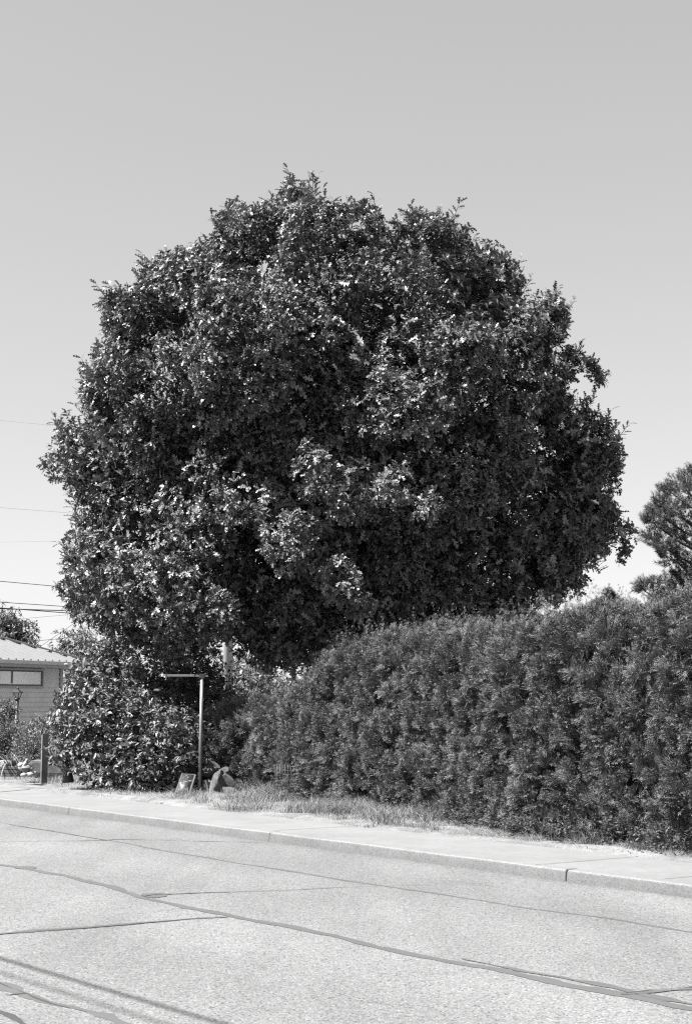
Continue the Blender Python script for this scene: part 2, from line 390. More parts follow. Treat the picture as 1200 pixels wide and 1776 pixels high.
def frond(seed):
    """small scale-leaf spray: thin branchlets, each turned its own way"""
    r = np.random.default_rng(seed); v = []; f = []
    def blade(a, b, w):
        a = np.array(a, float); b = np.array(b, float); d = unit(b-a); y = unit(np.cross(np.array([0, 0, 1.]), d)); z = np.cross(d, y); q = r.normal(0, .45)
        n = (y*math.cos(q)+z*math.sin(q))*w; k = len(v); m = a*.55+b*.45
        v.extend([tuple(a), tuple(m-n), tuple(b), tuple(m+n)]); f.append((k, k+1, k+2, k+3))
    blade((0, 0, 0), (1, r.normal(0, .05), -.12), .016)
    for i, x in enumerate((.08, .24, .38, .54, .70, .84)):
        L = (.5, .52, .46, .36, .26, .16)[i]*r.uniform(.8, 1.2)
        for s in (1, -1):
            st = np.array([x+s*.04, 0, -.12*x]); e = st+np.array([L*.74, s*L*.66, r.normal(-.03, .10)])
            blade(st, e, .031)
            if i < 4:
                for fr, sg in ((.35, 1), (.6, -1)):
                    m = st*(1-fr)+e*fr; blade(m, m+np.array([L*.36, sg*L*.18+s*.05, r.normal(0, .07)]), .018)
    return np.array(v), np.array(f)
def needletuft(n=30, spread=.85, w=.022):
    r = np.random.default_rng(3); v = []; f = []
    for i in range(n):
        x0 = r.uniform(0, .75); a = r.uniform(0, 2*math.pi); d = np.array([.75, math.cos(a)*spread, math.sin(a)*spread]); d = d/np.linalg.norm(d)
        p0 = np.array([x0, 0, 0]); p1 = p0+d*r.uniform(.35, .5); q = unit(np.cross(d, r.normal(size=3)))*w
        k = len(v); v += [p0-q, p0+q, p1]; f.append((k, k+1, k+2))
    return np.array(v), np.array(f)
OAK = oakleaf(); OVAL = ovalleaf(); NARROW = ovalleaf(.13, .04); FRONDS = [frond(k) for k in range(5)]; TUFT = needletuft()

def rosettes(bag, tmpl, tips, out, k, size, droop=.35, updn=.6, open_=.9, shade=None, outn=.68):
    """k leaves fanned round each twig tip"""
    n = len(tips)
    if n == 0: return
    tp = np.repeat(tips, k, 0); o = np.repeat(out, k, 0); N = n*k
    r = rdir(N); r = unit(r-np.sum(r*o, 1, keepdims=True)*o)
    d = unit(o*rng.uniform(.15, 1.0, (N, 1))+r*open_+np.array([0, 0, -1])*droop*rng.uniform(.2, 1.4, (N, 1)))
    nn = unit(np.array([0, 0, 1.])*updn+o*outn+rng.normal(size=(N, 3))*.48)
    s = size*rng.uniform(.62, 1.2, N)
    V, F = scatter(tmpl[0], tmpl[1], tp+o*rng.uniform(-.10, .02, (N, 1)), frames(d, nn), s)
    c = np.clip(rng.normal(.45, .24, N)+(0 if shade is None else np.repeat(shade, k)), 0, 1)
    bag.add(V, F, per=c)

# ------------------------------------------------------------------ the big oak
YC = 27.0
SIL = [(500,312),(545,345),(590,350),(640,356),(672,398),(688,425),(700,372),(716,360),(752,385),(790,388),(850,435),(905,470),(902,510),(960,520),(985,555),(1000,600),(1045,640),(1030,690),(1060,740),(1078,790),(1060,860),(1075,895),(1105,915),(1100,960),(1060,1005),(1015,1050),(900,1105),(820,1130),(760,1145),(640,1160),(560,1165),(520,1190),(480,1185),(450,1175),(400,1128),(330,1138),(250,1120),(180,1092),(130,1070),(106,1010),(130,940),(132,880),(90,815),(104,735),(150,700),(150,650),(185,600),(190,508),(232,510),(262,450),(300,440),(350,430),(380,370),(440,360),(480,350)]
OC = P(585, 800, YC)
sp = np.array([P(x, y, YC)-OC for x, y in SIL])[:, [0, 2]]
sth = np.arctan2(sp[:, 1], sp[:, 0]); srr = np.hypot(sp[:, 0], sp[:, 1]); so_ = np.argsort(sth); sth = sth[so_]; srr = srr[so_]
def Rsil(th): return np.interp((th+math.pi) % (2*math.pi)-math.pi, sth, srr, period=2*math.pi)
DZ = 5.0
def crown_pt(u, k):
    """u unit (right, back(+)/front(-), up), k fraction of the crown's radius in that direction"""
    rho = np.hypot(u[:, 0], u[:, 2]); R = Rsil(np.arctan2(u[:, 2], u[:, 0]))
    dz = np.minimum(DZ, R*1.1)*np.where(u[:, 1] < 0, .66+.34*np.clip((u[:, 2]+.45)/.8, 0, 1), 1)*(1-.22*np.clip(u[:, 0], 0, 1))
    q = np.stack([u[:, 0]*R, u[:, 1]*dz, u[:, 2]*R], 1)
    return q*(k[:, None] if hasattr(k, '__len__') else k)
def inside(p, m=1.01, jit=.07):
    v = p-OC; k = YC/np.maximum(p[:, 1], 1); x = p[:, 0]*k-OC[0]; z = (p[:, 2]-EYE)*k+EYE-OC[2]
    return np.hypot(x, z) < Rsil(np.arctan2(z, x))*(m+jit*(1.1*vnoise(p, .75, 90)+.9*vnoise(p, .3, 91)-1))
def oak():
    root = empty('oak_tree', (OC[0]-.2, OC[1], .1), 'large round-headed oak with dense lobed leaves filling the middle of the view', 'tree')
    base = np.array(root.location)
    # boughs: clump centres over the crown's shell
    n = 760; i = np.arange(n)+.5; ph = np.arccos(1-2*i/n); th = math.pi*(1+5**.5)*i
    u = np.stack([np.cos(th)*np.sin(ph), np.sin(th)*np.sin(ph), np.cos(ph)], 1); u = unit(u+rng.normal(size=u.shape)*.09)
    keep = (u[:, 1] < .15) | (rng.random(n) < .55); u = u[keep]; n = len(u)
    rc = rng.uniform(.36, .72, n)
    rad_ = np.linalg.norm(crown_pt(u, 1.0), axis=1)
    nz = vnoise(u*6+9, 1.6, 11)
    shell = crown_pt(u, .9)
    nz = vnoise(shell*np.array([1, 1, .75]), 1.55, 11)*.75+vnoise(shell, .8, 12)*.25
    edge = np.clip((np.abs(u[:, 1])-.12)/.35, .22, 1)
    inset = np.clip((.58-nz)*8.5, 0, 2.6)*edge+rng.uniform(0, .25, n)
    front = u[:, 1] < .1
    for ln, wd, dp in (([(692, 395), (665, 470), (640, 560), (625, 650), (660, 720)], .5, 2.2), ([(840, 560), (860, 700), (850, 860)], .45, 1.5), ([(455, 520), (440, 640), (480, 720)], .4, 1.4), ([(330, 640), (345, 790), (420, 900)], .35, 1.2), ([(980, 700), (960, 860)], .4, 1.2)):
        l3 = np.array([P(a, b, YC) for a, b in ln])-OC
        for a, b in zip(l3[:-1], l3[1:]):
            ab = (b-a)[[0, 2]]; ap = shell[:, [0, 2]]-a[[0, 2]]; tt = np.clip((ap@ab)/(ab@ab), 0, 1); dd_ = np.linalg.norm(ap-tt[:, None]*ab, axis=1)
            inset = np.where(front, np.maximum(inset, dp*np.clip(1.3-dd_/wd, 0, 1)), inset)
    # boughs low on the right and at the bottom sit further in
    inset = inset+np.where(front, .7*np.clip(shell[:, 0]/4, 0, 1)*np.clip(.3-shell[:, 2]/4, 0, 1)*1.6*np.clip((np.abs(u[:, 1])-.35)/.3, 0, 1), 0)
    cen = crown_pt(u, (rad_-rc*.95-inset)/rad_)+OC
    cen[:, 2] = np.maximum(cen[:, 2], 2.2)
    gapm = (nz < .24) & (edge > .6)
    # pointed tops and shoulders of the outline
    PK = [(505, 345, .4), (515, 365, .5), (395, 378, .42), (440, 372, .4), (590, 366, .36), (640, 372, .4), (715, 378, .3), (750, 400, .38), (790, 402, .34), (850, 450, .4), (895, 480, .36), (955, 540, .34),
          (1030, 645, .34), (1050, 755, .36), (1066, 800, .34), (1088, 925, .38), (1085, 955, .35), (265, 470, .36), (300, 455, .36), (350, 440, .3), (195, 525, .34), (235, 520, .3), (155, 665, .3), (110, 745, .4), (95, 810, .36), (150, 790, .6), (120, 1010, .45),
          (140, 940, .35), (660, 398, .32), (700, 400, .28), (1000, 620, .38), (130, 1055, .35), (170, 600, .3), (1050, 885, .3)]
    PK2 = [(170, 1035, 24.8, .5), (230, 1050, 24.3, .55), (290, 1070, 24.0, .55), (340, 1080, 24, .5), (250, 1005, 24, .6), (320, 1015, 23.7, .6), (200, 990, 24.6, .6), (385, 1070, 23.8, .5), (180, 1070, 25.4, .42), (235, 1090, 25.0, .42), (300, 1105, 25.2, .42), (150, 960, 25.4, .5),
           (490, 950, 22.6, .5), (520, 925, 22.7, .4), (600, 870, 22.3, .5), (680, 850, 22.4, .4), (590, 1010, 23.0, .45), (620, 1050, 23.2, .35), (545, 830, 22.3, .5), (740, 880, 22.9, .28), (330, 1115, 26.2, .6), (280, 1115, 26.6, .55), (235, 1100, 26.2, .5), (350, 1120, 26.2, .5), (450, 1125, 26.2, .42)]
    pc = np.array([P(x, y, YC+rng.uniform(-1.0, .6)) for x, y, r_ in PK]); pc = np.concatenate([pc, [P(*a[:3]) for a in PK2]]); pr_ = np.array([a[-1] for a in PK+PK2]); pu = unit(pc-OC+np.array([0, 0, 1.5]))
    cen, u, rc = np.concatenate([cen[~gapm], pc]), np.concatenate([u[~gapm], pu]), np.concatenate([rc[~gapm], pr_]); n = len(cen)
    bag = Bag(); twigs = []
    for c, o, r in zip(cen, u, rc):
        m = int(165*r*r+26)
        d = rdir(m*2); d = d[(d@o > -.35) | (d[:, 2] > .5)][:m]
        # flattened, layered sprays: several sub-clusters
        ns = 5; sc = unit(rdir(ns)+o*.8+np.array([0, 0, .35]))
        near = np.argmax(d@sc.T, 1)
        rr = r*(.62+.42*(np.max(d@sc.T, 1)**3))*rng.uniform(.86, 1.08, len(d))
        up_ = unit(o+np.array([0, 0, .5])); al = (d@up_)[:, None]; tips = c+(d+up_*al*.3*(al > 0))*rr[:, None]*.92
        out = unit(d*.8+o*.5+np.array([0, 0, .25])+rng.normal(size=d.shape)*.25)
        kp = (vnoise(tips, .3, 61) > .30) & inside(tips); tips = tips[kp]; out = out[kp]; rosettes(bag, OAK, tips, out, 7, .132, .35, .55, .95, np.full(len(tips), rng.normal(0, .1)))
        # looser inner leaves
        m2 = int(m*.35); di = rdir(m2); rosettes(bag, OAK, c+di*r*.45*rng.random((m2, 1)), di, 3, .15)
    # inner foliage closes the crown
    m = 3800; ui = rdir(m); ki = rng.uniform(.25, .8, m)**.7
    pi = crown_pt(ui, ki*.92)+OC; pi = pi[pi[:, 2] > 1.6]
    rosettes(bag, OAK, pi, rdir(len(pi)), 4, .2)
    m = 5600; q = np.stack([rng.uniform(-.95, .98, m)*5.2, rng.uniform(-2.2, 3.0, m), rng.uniform(-4.2, .6, m)], 1)+OC; q = q[inside(q, .93)]
    rosettes(bag, OAK, q, rdir(len(q)), 4, .2)
    # leading shoots that stand out of the outline
    sh = []
    js = np.nonzero((np.abs(u[:, 1]) < .5) & (u[:, 2] > -.45))[0]; js = np.repeat(js, 2)
    us = unit(u[js]*np.array([1, .4, 1])+rng.normal(size=(len(js), 3))*.45+np.array([0, 0, .3])); p0 = cen[js]+us*rc[js][:, None]*.85; k_ = inside(p0, .99, .04)
    us = us[k_]; p0 = p0[k_]; L = rng.uniform(.15, .48, len(us))
    for p, o, l in zip(p0, us, L):
        d = unit(o*.75+np.array([0, 0, .75])+rng.normal(size=3)*.2); k = int(5+l*14)
        tt = np.linspace(.05, 1, k); bend = np.array([0, 0, .12])*l
        pts = p+d*(tt[:, None]*l)+bend*(tt[:, None]**2)
        sh.append((np.array([p-d*.25, pts[k//2], pts[-1]]), [.009, .006, .003]))
        r = rdir(k); r = unit(r-np.sum(r*d, 1, keepdims=True)*d)
        dd = unit(r*.8+d*.7); nn = unit(np.array([0, 0, 1.])+rng.normal(size=(k, 3))*.3)
        V, F = scatter(OAK[0], OAK[1], pts, frames(dd, nn), rng.uniform(.11, .19, k)); bag.add(V, F, per=rng.uniform(.4, .95, k))
    crown = bag.build('crown', M_oak); reparent(crown, root)
    # trunk and limbs
    t0 = base+np.array([0, 0, -.1]); fork = t0+np.array([.1, 0, 2.6])
    tr = [(np.array([t0, t0+[.02, 0, .35], t0+[.05, 0, 1.4], fork, fork+[.1, 0, 1.6], fork+[0, .1, 4.0], fork+[-.1, .1, 6.0]]), [.55, .40, .34, .32, .22, .12, .05])]
    o_tr = tubes('trunk', tr, M_bark, None, 14); reparent(o_tr, root)
    limbs = []
    for j in rng.permutation(n-len(PK2))[:240]:
        if cen[j][2] < 3.4: continue
        c = cen[j]; h = float(np.clip((c[2]-t0[2])*.62, 1.8, 8.0)); st = t0+np.array([.05, .02, h])
        mid = st*.5+c*.5+np.array([0, 0, .25])+rng.normal(size=3)*.15; L = np.linalg.norm(c-st)
        limbs.append((np.array([st, st*.75+mid*.25, mid, c*.7+mid*.3, c]), np.array([.02+.008*L, .018+.007*L, .012+.005*L, .014, .006])))
    limbs += [(np.stack([a[0], a[0]*.5+a[1]*.5, a[1]*.5+a[2]*.5, a[1]*.2+a[2]*.8, a[2]]), np.array([.009, .008, .006, .004, .003])) for a, _ in sh]
    lo = tubes('limb', limbs, M_bark, None, 5); reparent(lo, root)
oak()

# ------------------------------------------------------------------ cedar hedge
def hedge(name, label, base_px, top_px, t_of_s, dens, mat, thick=1.5, seed=5, rr=.4, wisp=1.0):
    """base_px/top_px: traced lines; hedge front stands on the line t_of_s"""
    tp = np.array([onplane(x, y, t) for (x, y, t) in top_px]); ts = tp@RD; o = np.argsort(ts); ts = ts[o]; tz = tp[o, 2]
    s0, s1 = ts[0], ts[-1]
    H = lambda s: np.interp(s, ts, tz)
    TF = lambda s: np.interp(s, t_of_s[0], t_of_s[1])
    sm = (s0+s1)/2; root = empty(name, tuple(Rt(sm, float(TF(sm))+thick/2, .1)), label, 'hedge')
    def surf(s, a, depth):
        """a: arc length from the foot of the front face"""
        h = H(s)-rr; t = np.where(a < h, 0, np.where(a < h+rr*1.57, rr*(1-np.cos(np.clip((a-h)/rr, 0, 1.571))), rr+(a-h-rr*1.57)))
        z = np.where(a < h, a, np.where(a < h+rr*1.57, h+rr*np.sin(np.clip((a-h)/rr, 0, 1.571)), h+rr))
        ang = np.clip((a-h)/rr, 0, 1.571); no = -RN[None]*np.cos(ang)[:, None]+np.array([[0, 0, 1.]])*np.sin(ang)[:, None]
        lean = .10*(z/2.8)
        p = RD[None]*s[:, None]+RN[None]*(TF(s)+t+lean)[:, None]+np.array([[0, 0, 1.]])*z[:, None]
        return p-no*depth[:, None], no
    bag = Bag()
    amax = H((s0+s1)/2)+thick*.7
    N = int(dens*(s1-s0)*amax)
    s = rng.uniform(s0, s1, N); a = rng.uniform(.03, 1, N)*(H(s)+thick*.62)
    p0, no = surf(s, a, np.zeros(N))
    q = np.stack([s, a, np.zeros(N)], 1)
    # plants 0.6 m wide, boughs, and fine tufts
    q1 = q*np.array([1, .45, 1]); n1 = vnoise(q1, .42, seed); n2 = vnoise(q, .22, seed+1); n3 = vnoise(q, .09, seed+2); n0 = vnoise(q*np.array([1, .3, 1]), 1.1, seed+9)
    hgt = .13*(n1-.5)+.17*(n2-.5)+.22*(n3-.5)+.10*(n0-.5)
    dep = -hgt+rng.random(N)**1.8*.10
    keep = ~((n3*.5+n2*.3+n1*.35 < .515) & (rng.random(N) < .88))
    keep |= a > H(s)-.25
    s, a, dep, n2, n3 = s[keep], a[keep], dep[keep], n2[keep], n3[keep]; N = len(s)
    p, no = surf(s, a, dep)
    tuft_dir = np.stack([vnoise(p, .16, 21)-.5, vnoise(p, .16, 22)-.5, vnoise(p, .16, 23)-.5], 1)*2.2
    upm = np.array([0, 0, 1.])*rng.uniform(.2, 1.2, (N, 1))
    d = unit(no*.8+upm+tuft_dir+rng.normal(size=(N, 3))*.38)
    nn = unit(no*.6+np.array([0, 0, .7])+rng.normal(size=(N, 3))*.5)
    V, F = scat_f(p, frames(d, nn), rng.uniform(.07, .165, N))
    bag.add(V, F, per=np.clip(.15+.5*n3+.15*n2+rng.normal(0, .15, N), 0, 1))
    # wisps on the top
    m = int((s1-s0)*60*wisp); s = rng.uniform(s0, s1, m); cl = vnoise(np.stack([s, s*0, s*0], 1), .45, seed+7); k2 = rng.random(m) < np.clip(cl*2.4-.7, .12, 1); s = s[k2]; cl = cl[k2]; m = len(s)
    a = H(s)-rr+rng.uniform(rr*1.1, rr*1.57+thick*.5, m)
    p, no = surf(s, a, np.zeros(m)); L = rng.uniform(.2, .5, m)*(.3+cl)
    K = 10; d0 = unit(np.array([0, 0, 1.])+rng.normal(size=(m, 3))*.22)
    for k in range(K):
        f = (k+.5)/K; r = rdir(m); dd = unit(d0*1.1+unit(r-np.sum(r*d0, 1, keepdims=True)*d0)*.75)
        V, F = scat_f(p+d0*(L*f)[:, None], frames(dd, rdir(m)), rng.uniform(.06, .095, m)*(1.2-.7*f)); bag.add(V, F, per=rng.uniform(.5, 1, m))
    # stray sprigs standing off the face
    m = int((s1-s0)*40); s = rng.uniform(s0, s1, m); a = rng.uniform(.2, 1, m)*H(s); p, no = surf(s, a, np.full(m, -.06))
    d = unit(no+np.array([0, 0, .5])+rng.normal(size=(m, 3))*.5); V, F = scat_f(p, frames(d, rdir(m)), rng.uniform(.08, .15, m)); bag.add(V, F, per=rng.uniform(.4, 1, m))
    # end faces
    for se, sg in ((s1, 1), (s0, -1)):
        m = int(dens*thick*H(se)*.8); z = rng.uniform(.1, 1, m)*(H(se)-.05); t = TF(se)+rng.uniform(0, thick, m)
        pp = RD[None]*(se+sg*(.12*rng.random(m)+.12*(vnoise(np.stack([t, z, z*0], 1), .25, 3)-.5)+.25*np.sin(np.clip((t-TF(se))/thick, 0, 1)*3.14))[:, None])+RN[None]*t[:, None]+np.array([[0, 0, 1.]])*z[:, None]
        d = unit(RD[None]*sg*.7+np.array([0, 0, .6])+rng.normal(size=(m, 3))*.5); V, F = scat_f(pp, frames(d, rdir(m)), rng.uniform(.07, .14, m)); bag.add(V, F, per=rng.uniform(.1, .9, m))
    fo = bag.build('foliage', mat); reparent(fo, root)
    # solid near-black core: the shade inside the hedge put into its colour
    ss = np.arange(s0+.1, s1-.05, .2); V = []; F = []
    for x in ss:
        h = float(H(x))-.13; t = float(TF(x)); w = .06*math.sin(x*7)
        V += [Rt(x, t+.26+w, .05), Rt(x, t+.30+w, h*.5), Rt(x, t+.40+w, h-.18), Rt(x, t+.62, h), Rt(x, t+thick-.2, h), Rt(x, t+thick-.2, .05)]
    for i in range(len(ss)-1):
        for j in range(5): F.append([i*6+j+1, i*6+j, (i+1)*6+j, (i+1)*6+j+1])
    F += [[0, 1, 4, 5], [1, 2, 3, 4], [len(V)-6, len(V)-1, len(V)-2, len(V)-5], [len(V)-5, len(V)-2, len(V)-3, len(V)-4]]
    co = np_mesh('dark_core', V, np.array(F), M_dark); reparent(co, root)
    # stems at the foot
    st = []
    for x in np.arange(s0+.2, s1, .55):
        t = float(TF(x))+.5+random.uniform(-.1, .1); b = Rt(x+random.uniform(-.1, .1), t, 0); st.append((np.array([b, b+[0, 0, .5], b+[random.uniform(-.05, .05), 0, 1.2]]), [.05, .04, .03]))
    for q_ in st: reparent(tubes('stem', [q_], M_bark, None, 6), root)
    return root
hb = [G(x, y, .1) for x, y in ((1190, 1484), (900, 1452), (700, 1418), (500, 1388), (400, 1376))]
hs = [float(p@RD) for p in hb]; ht = [float(p@RN) for p in hb]
print('hedge base s', np.round(hs, 2), 't', np.round(ht, 2))
TB = (np.array([-5]+hs+[40]), np.array([ht[0]]+ht+[ht[-1]]))
tx = lambda x: float(np.interp(x, [400, 500, 700, 900, 1190], ht[::-1]))
HT = [(2000, 800), (1420, 1000), (1300, 1022), (1190, 1046), (1120, 1062), (1060, 1074), (1000, 1078), (940, 1084), (880, 1094), (830, 1100), (780, 1106), (720, 1106), (660, 1114), (600, 1128), (560, 1146), (530, 1166), (510, 1194)]
hedge('cedar_hedge', 'tall clipped evergreen hedge running along the grass verge to the right edge', None, [(x, y, tx(x)+.25) for x, y in HT], TB, 2700, M_hedge, 1.6)
HT2 = [(530, 1218), (490, 1218), (450, 1220), (420, 1222), (395, 1224), (372, 1232), (360, 1250), (352, 1275)]
TB2 = (TB[0], TB[1]+.12)
hedge('cedar_hedge', 'low loose end section of evergreen hedge behind the thin steel post', None, [(x, y, tx(x)+.3) for x, y in HT2], TB2, 2600, M_hedge2, 1.5, 15, .3, 1.2)

# ------------------------------------------------------------------ shrubs and far trees: clumps of leaves
def bush(name, label, cat, clumps, mat, tmpl, size, dens, k=5, trunk=None, group=None, droop=.3, core=True, updn=.6):
    """clumps: (x, y, z, rx, ry, rz) ellipsoids in world space"""
    cl = np.array(clumps, float); c = cl[:, :3].mean(0); g = trunk[0] if trunk else (c[0], c[1], .1)
    root = empty(name, tuple(g), label, cat, group); bag = Bag()
    for x, y, z, rx, ry, rz in clumps:
        n = int(dens*(rx*ry+ry*rz+rx*rz)*4.2/3); d = rdir(n); rr = rng.uniform(.72, 1.06, n)*(.78+.44*vnoise(d*2+x, .7, 5))
        p = np.array([x, y, z])+d*np.array([rx, ry, rz])*rr[:, None]; ok = p[:, 2] > .12; p = p[ok]; d = d[ok]
        rosettes(bag, tmpl, p, unit(d+np.array([0, 0, .3])+rng.normal(size=p.shape)*.3), k, size, droop, updn, .9, np.full(len(p), rng.normal(0, .12)))
        m = int(n*.3); di = rdir(m); pin = np.array([x, y, z])+di*np.array([rx, ry, rz])*rng.uniform(.1, .6, (m, 1)); pin = pin[pin[:, 2] > .12]
        rosettes(bag, tmpl, pin, rdir(len(pin)), 4, size*1.3)
    f = bag.build('crown' if cat == 'tree' else 'foliage', mat); reparent(f, root)
    st = []
    g = np.array(g, float)
    for x, y, z, rx, ry, rz in clumps[:24]:
        e = np.array([x, y, z]); mid = g*.45+e*.55+np.array([0, 0, .1]); st.append((np.array([g-[0, 0, .1], g*.7+mid*.3, mid, e]), np.array([.05, .04, .03, .012])*(1.8 if cat == 'tree' else 1)))
    so_ = tubes('trunk' if cat == 'tree' else 'stem', st, M_bark, None, 6); reparent(so_, root)
    return root
def CL(px, py, Y, r, ry=None, rz=None):
    p = P(px, py, Y); return (p[0], p[1], p[2], r, ry or r, rz or r)
# glossy laurel left of the post
lc = [CL(168, 1205, 24.6, .58), CL(190, 1165, 24.8, .52), CL(130, 1270, 24.3, .52), CL(185, 1245, 24.0, .68), CL(232, 1250, 24.2, .6),
      CL(165, 1320, 23.9, .42), CL(215, 1310, 23.6, .52), CL(268, 1290, 23.5, .62), CL(300, 1315, 23.3, .48), CL(250, 1340, 23.2, .34),
      CL(195, 1345, 23.5, .28), CL(152, 1235, 24.6, .45), CL(170, 1160, 25.2, .5), CL(318, 1268, 23.9, .42), CL(120, 1310, 24.2, .34), CL(290, 1345, 23.2, .25), CL(116, 1240, 24.8, .3)]
bush('laurel_shrub', 'tall rounded shrub of glossy pointed leaves under the left side of the oak', 'shrub', lc, M_laurel, OVAL, .10, 130, 6, ((lc[7][0]+.2, 23.8, .1),))
# shaded shrub deeper in, behind the post
dc = [CL(330, 1195, 28.6, .8), CL(345, 1260, 28.0, .9), CL(330, 1325, 27.2, .7), CL(290, 1250, 28, .9), CL(375, 1225, 29, .6), CL(365, 1300, 28, .8), CL(385, 1270, 28.8, .8), CL(270, 1185, 28.0, .8), CL(240, 1160, 28.0, .8), CL(330, 1165, 29, .6), CL(375, 1310, 27, .5), CL(300, 1160, 29, .8), CL(360, 1195, 29.5, .7)]
bush('holly_shrub', 'dark shrub in deep shade between the glossy shrub and the hedge', 'shrub', dc, M_laurel, OVAL, .10, 85, 5, ((dc[1][0], 26.3, .1),))
# light tree seen behind, left of the crown
oc = [CL(112, 1120, 47, .6), CL(135, 1140, 47, .8), CL(165, 1120, 47, .85), CL(185, 1150, 47, .85), CL(140, 1112, 47.5, .55), CL(104, 1142, 47, .4), CL(160, 1170, 46.5, .9), CL(200, 1110, 47, .8), CL(125, 1165, 46.5, .5)]
bush('birch_tree', 'small pale-leaved tree behind the glossy shrub beside the house roof', 'tree', oc, M_mid, NARROW, .14, 50, 5, ((P(170, 1200, 47)[0], 47, .1),))
# tree behind the roof
wc = [CL(15, 1095, 62, 1.0), CL(38, 1100, 62, .8), CL(0, 1120, 62, 1.4), CL(45, 1118, 62, .7), CL(24, 1125, 62, 1.0), CL(-30, 1090, 62, 1.5), CL(-25, 1130, 62, 1.5), CL(20, 1083, 62, .55)]
bush('willow_tree', 'rounded drooping tree standing behind the ridge of the metal roof', 'tree', wc, M_mid, NARROW, .22, 26, 6, ((P(10, 1215, 62)[0], 62, .1),), None, 1.1)
# bright shrubs beyond the pole
bc = [CL(380, 1165, 44, .8), CL(405, 1180, 44, .8), CL(435, 1178, 43, .75), CL(455, 1190, 42, .7), CL(420, 1200, 42, .9), CL(370, 1190, 43, .8), CL(480, 1200, 42, .7), CL(395, 1195, 42.5, .9)]
bush('broadleaf_shrub', 'pale sunlit shrub beyond the hedge at the foot of the utility pole', 'shrub', bc, M_pale, OVAL, .16, 45, 5, ((P(420, 1220, 43)[0], 43, .1),))
# deep background under the oak
for j, (x, Y) in enumerate(((600, 34), (760, 35), (920, 34))):
    cc = [CL(x+dx, 1150+dy, Y, 1.3, 1.0, 1.1) for dx, dy in ((-60, 0), (0, -25), (60, 5), (-30, 50), (35, 50), (90, 40), (-90, 45))]
    bush('yard_shrub', ['broad dark shrub behind the trunk of the oak', 'broad dark shrub right of the trunk under the oak', 'broad dark shrub under the far right of the oak'][j], 'shrub', cc, M_laurel, OVAL, .16, 14, 4, ((P(x, 1200, Y)[0], Y, .1),), 'shrubs in the shade under the oak')

# ------------------------------------------------------------------ conifers at the right
def pine(label, X, Y, base_z, H, boughs, name='pine_tree', size=.30, dens=1.0):
    root = empty(name, (X, Y, base_z), label, 'tree'); b0 = np.array([X, Y, base_z]); bag = Bag(); br = []
    for (px, py, r, dz) in boughs:
        e = P(px, py, Y+dz); st = np.array([X, Y, max(base_z+1, e[2]-.55*abs(e[0]-X)*.8-.3)]); mid = st*.5+e*.5+np.array([0, 0, -.1])
        br.append((np.array([st, mid, e]), [.05, .03, .012]))
        n = int(170*r*dens); r = r*.85; d = rdir(n); tt = rng.random(n)
        # tufts along the outer half of the bough, growing up and out
        ax = unit(e-mid); p = e+d*np.array([r, r, r*.72])*rng.uniform(.35, 1.05, (n, 1)); dd = unit(d*.8+np.array([0, 0, .55])+ax*.3+rng.normal(size=(n, 3))*.35)
        V, F = scatter(TUFT[0], TUFT[1], p-dd*.1, frames(dd, rdir(n)), size*rng.uniform(.7, 1.25, n)); bag.add(V, F, per=rng.uniform(.1, .9, n))
    f = bag.build('crown', M_pine); reparent(f, root)
    t = tubes('trunk', [(np.array([b0, b0+[0, 0, H*.5], b0+[.1, 0, H]]), [.28, .2, .05])]+br, M_bark, None, 8); reparent(t, root)
pb = [(1190, 815, .28, 0), (1165, 838, .5, 0), (1145, 850, .38, .5), (1195, 850, .6, -.5), (1150, 880, .6, 0), (1130, 868, .3, .2), (1180, 890, .7, 0), (1120, 885, .3, .3), (1135, 905, .45, 0), (1165, 925, .6, .5), (1118, 930, .38, 0),
      (1135, 945, .45, -.3), (1190, 950, .7, 0), (1150, 965, .5, 0), (1185, 985, .6, .3), (1165, 1000, .45, 0), (1140, 1010, .4, 0), (1115, 1012, .36, 0), (1095, 1018, .22, .2), (1130, 1035, .45, .5), (1165, 1030, .55, 0), (1195, 1020, .6, 0),
      (1230, 830, .8, 0), (1250, 880, .9, 0), (1240, 940, .9, .5), (1250, 1000, .9, 0), (1240, 780, .6, 0), (1300, 850, 1, 0), (1300, 950, 1.1, 0), (1110, 900, .22, 0)]
pine('tall shaggy pine at the right edge behind the hedge', P(1245, 1200, 36)[0], 36, 0, 8.2, [(a+12, b, c, d) for a, b, c, d in pb+[(1340, 820, .9, 0), (1370, 900, .9, 0), (1350, 980, .9, .5), (1290, 790, .7, 0), (1255, 735, .5, 0), (1250, 760, .6, .3), (1400, 950, .8, 0), (1300, 1010, .9, -.6), (1260, 850, .8, -1.2), (1240, 930, .9, -1.5), (1250, 1000, .8, 1.8)]], 'pine_tree', .24)
cb = [(1055, 1028, .17, 0), (1063, 1036, .2, 0), (1072, 1045, .2, 0), (1050, 1040, .2, 0), (1062, 1055, .3, 0), (1075, 1062, .3, 0), (1045, 1055, .2, 0)]
pine('small droop-topped conifer peeping over the hedge between oak and pine', P(1064, 1200, 38)[0], 38, 0, 3.9, cb, 'cedar_tree', .2, 2.0)

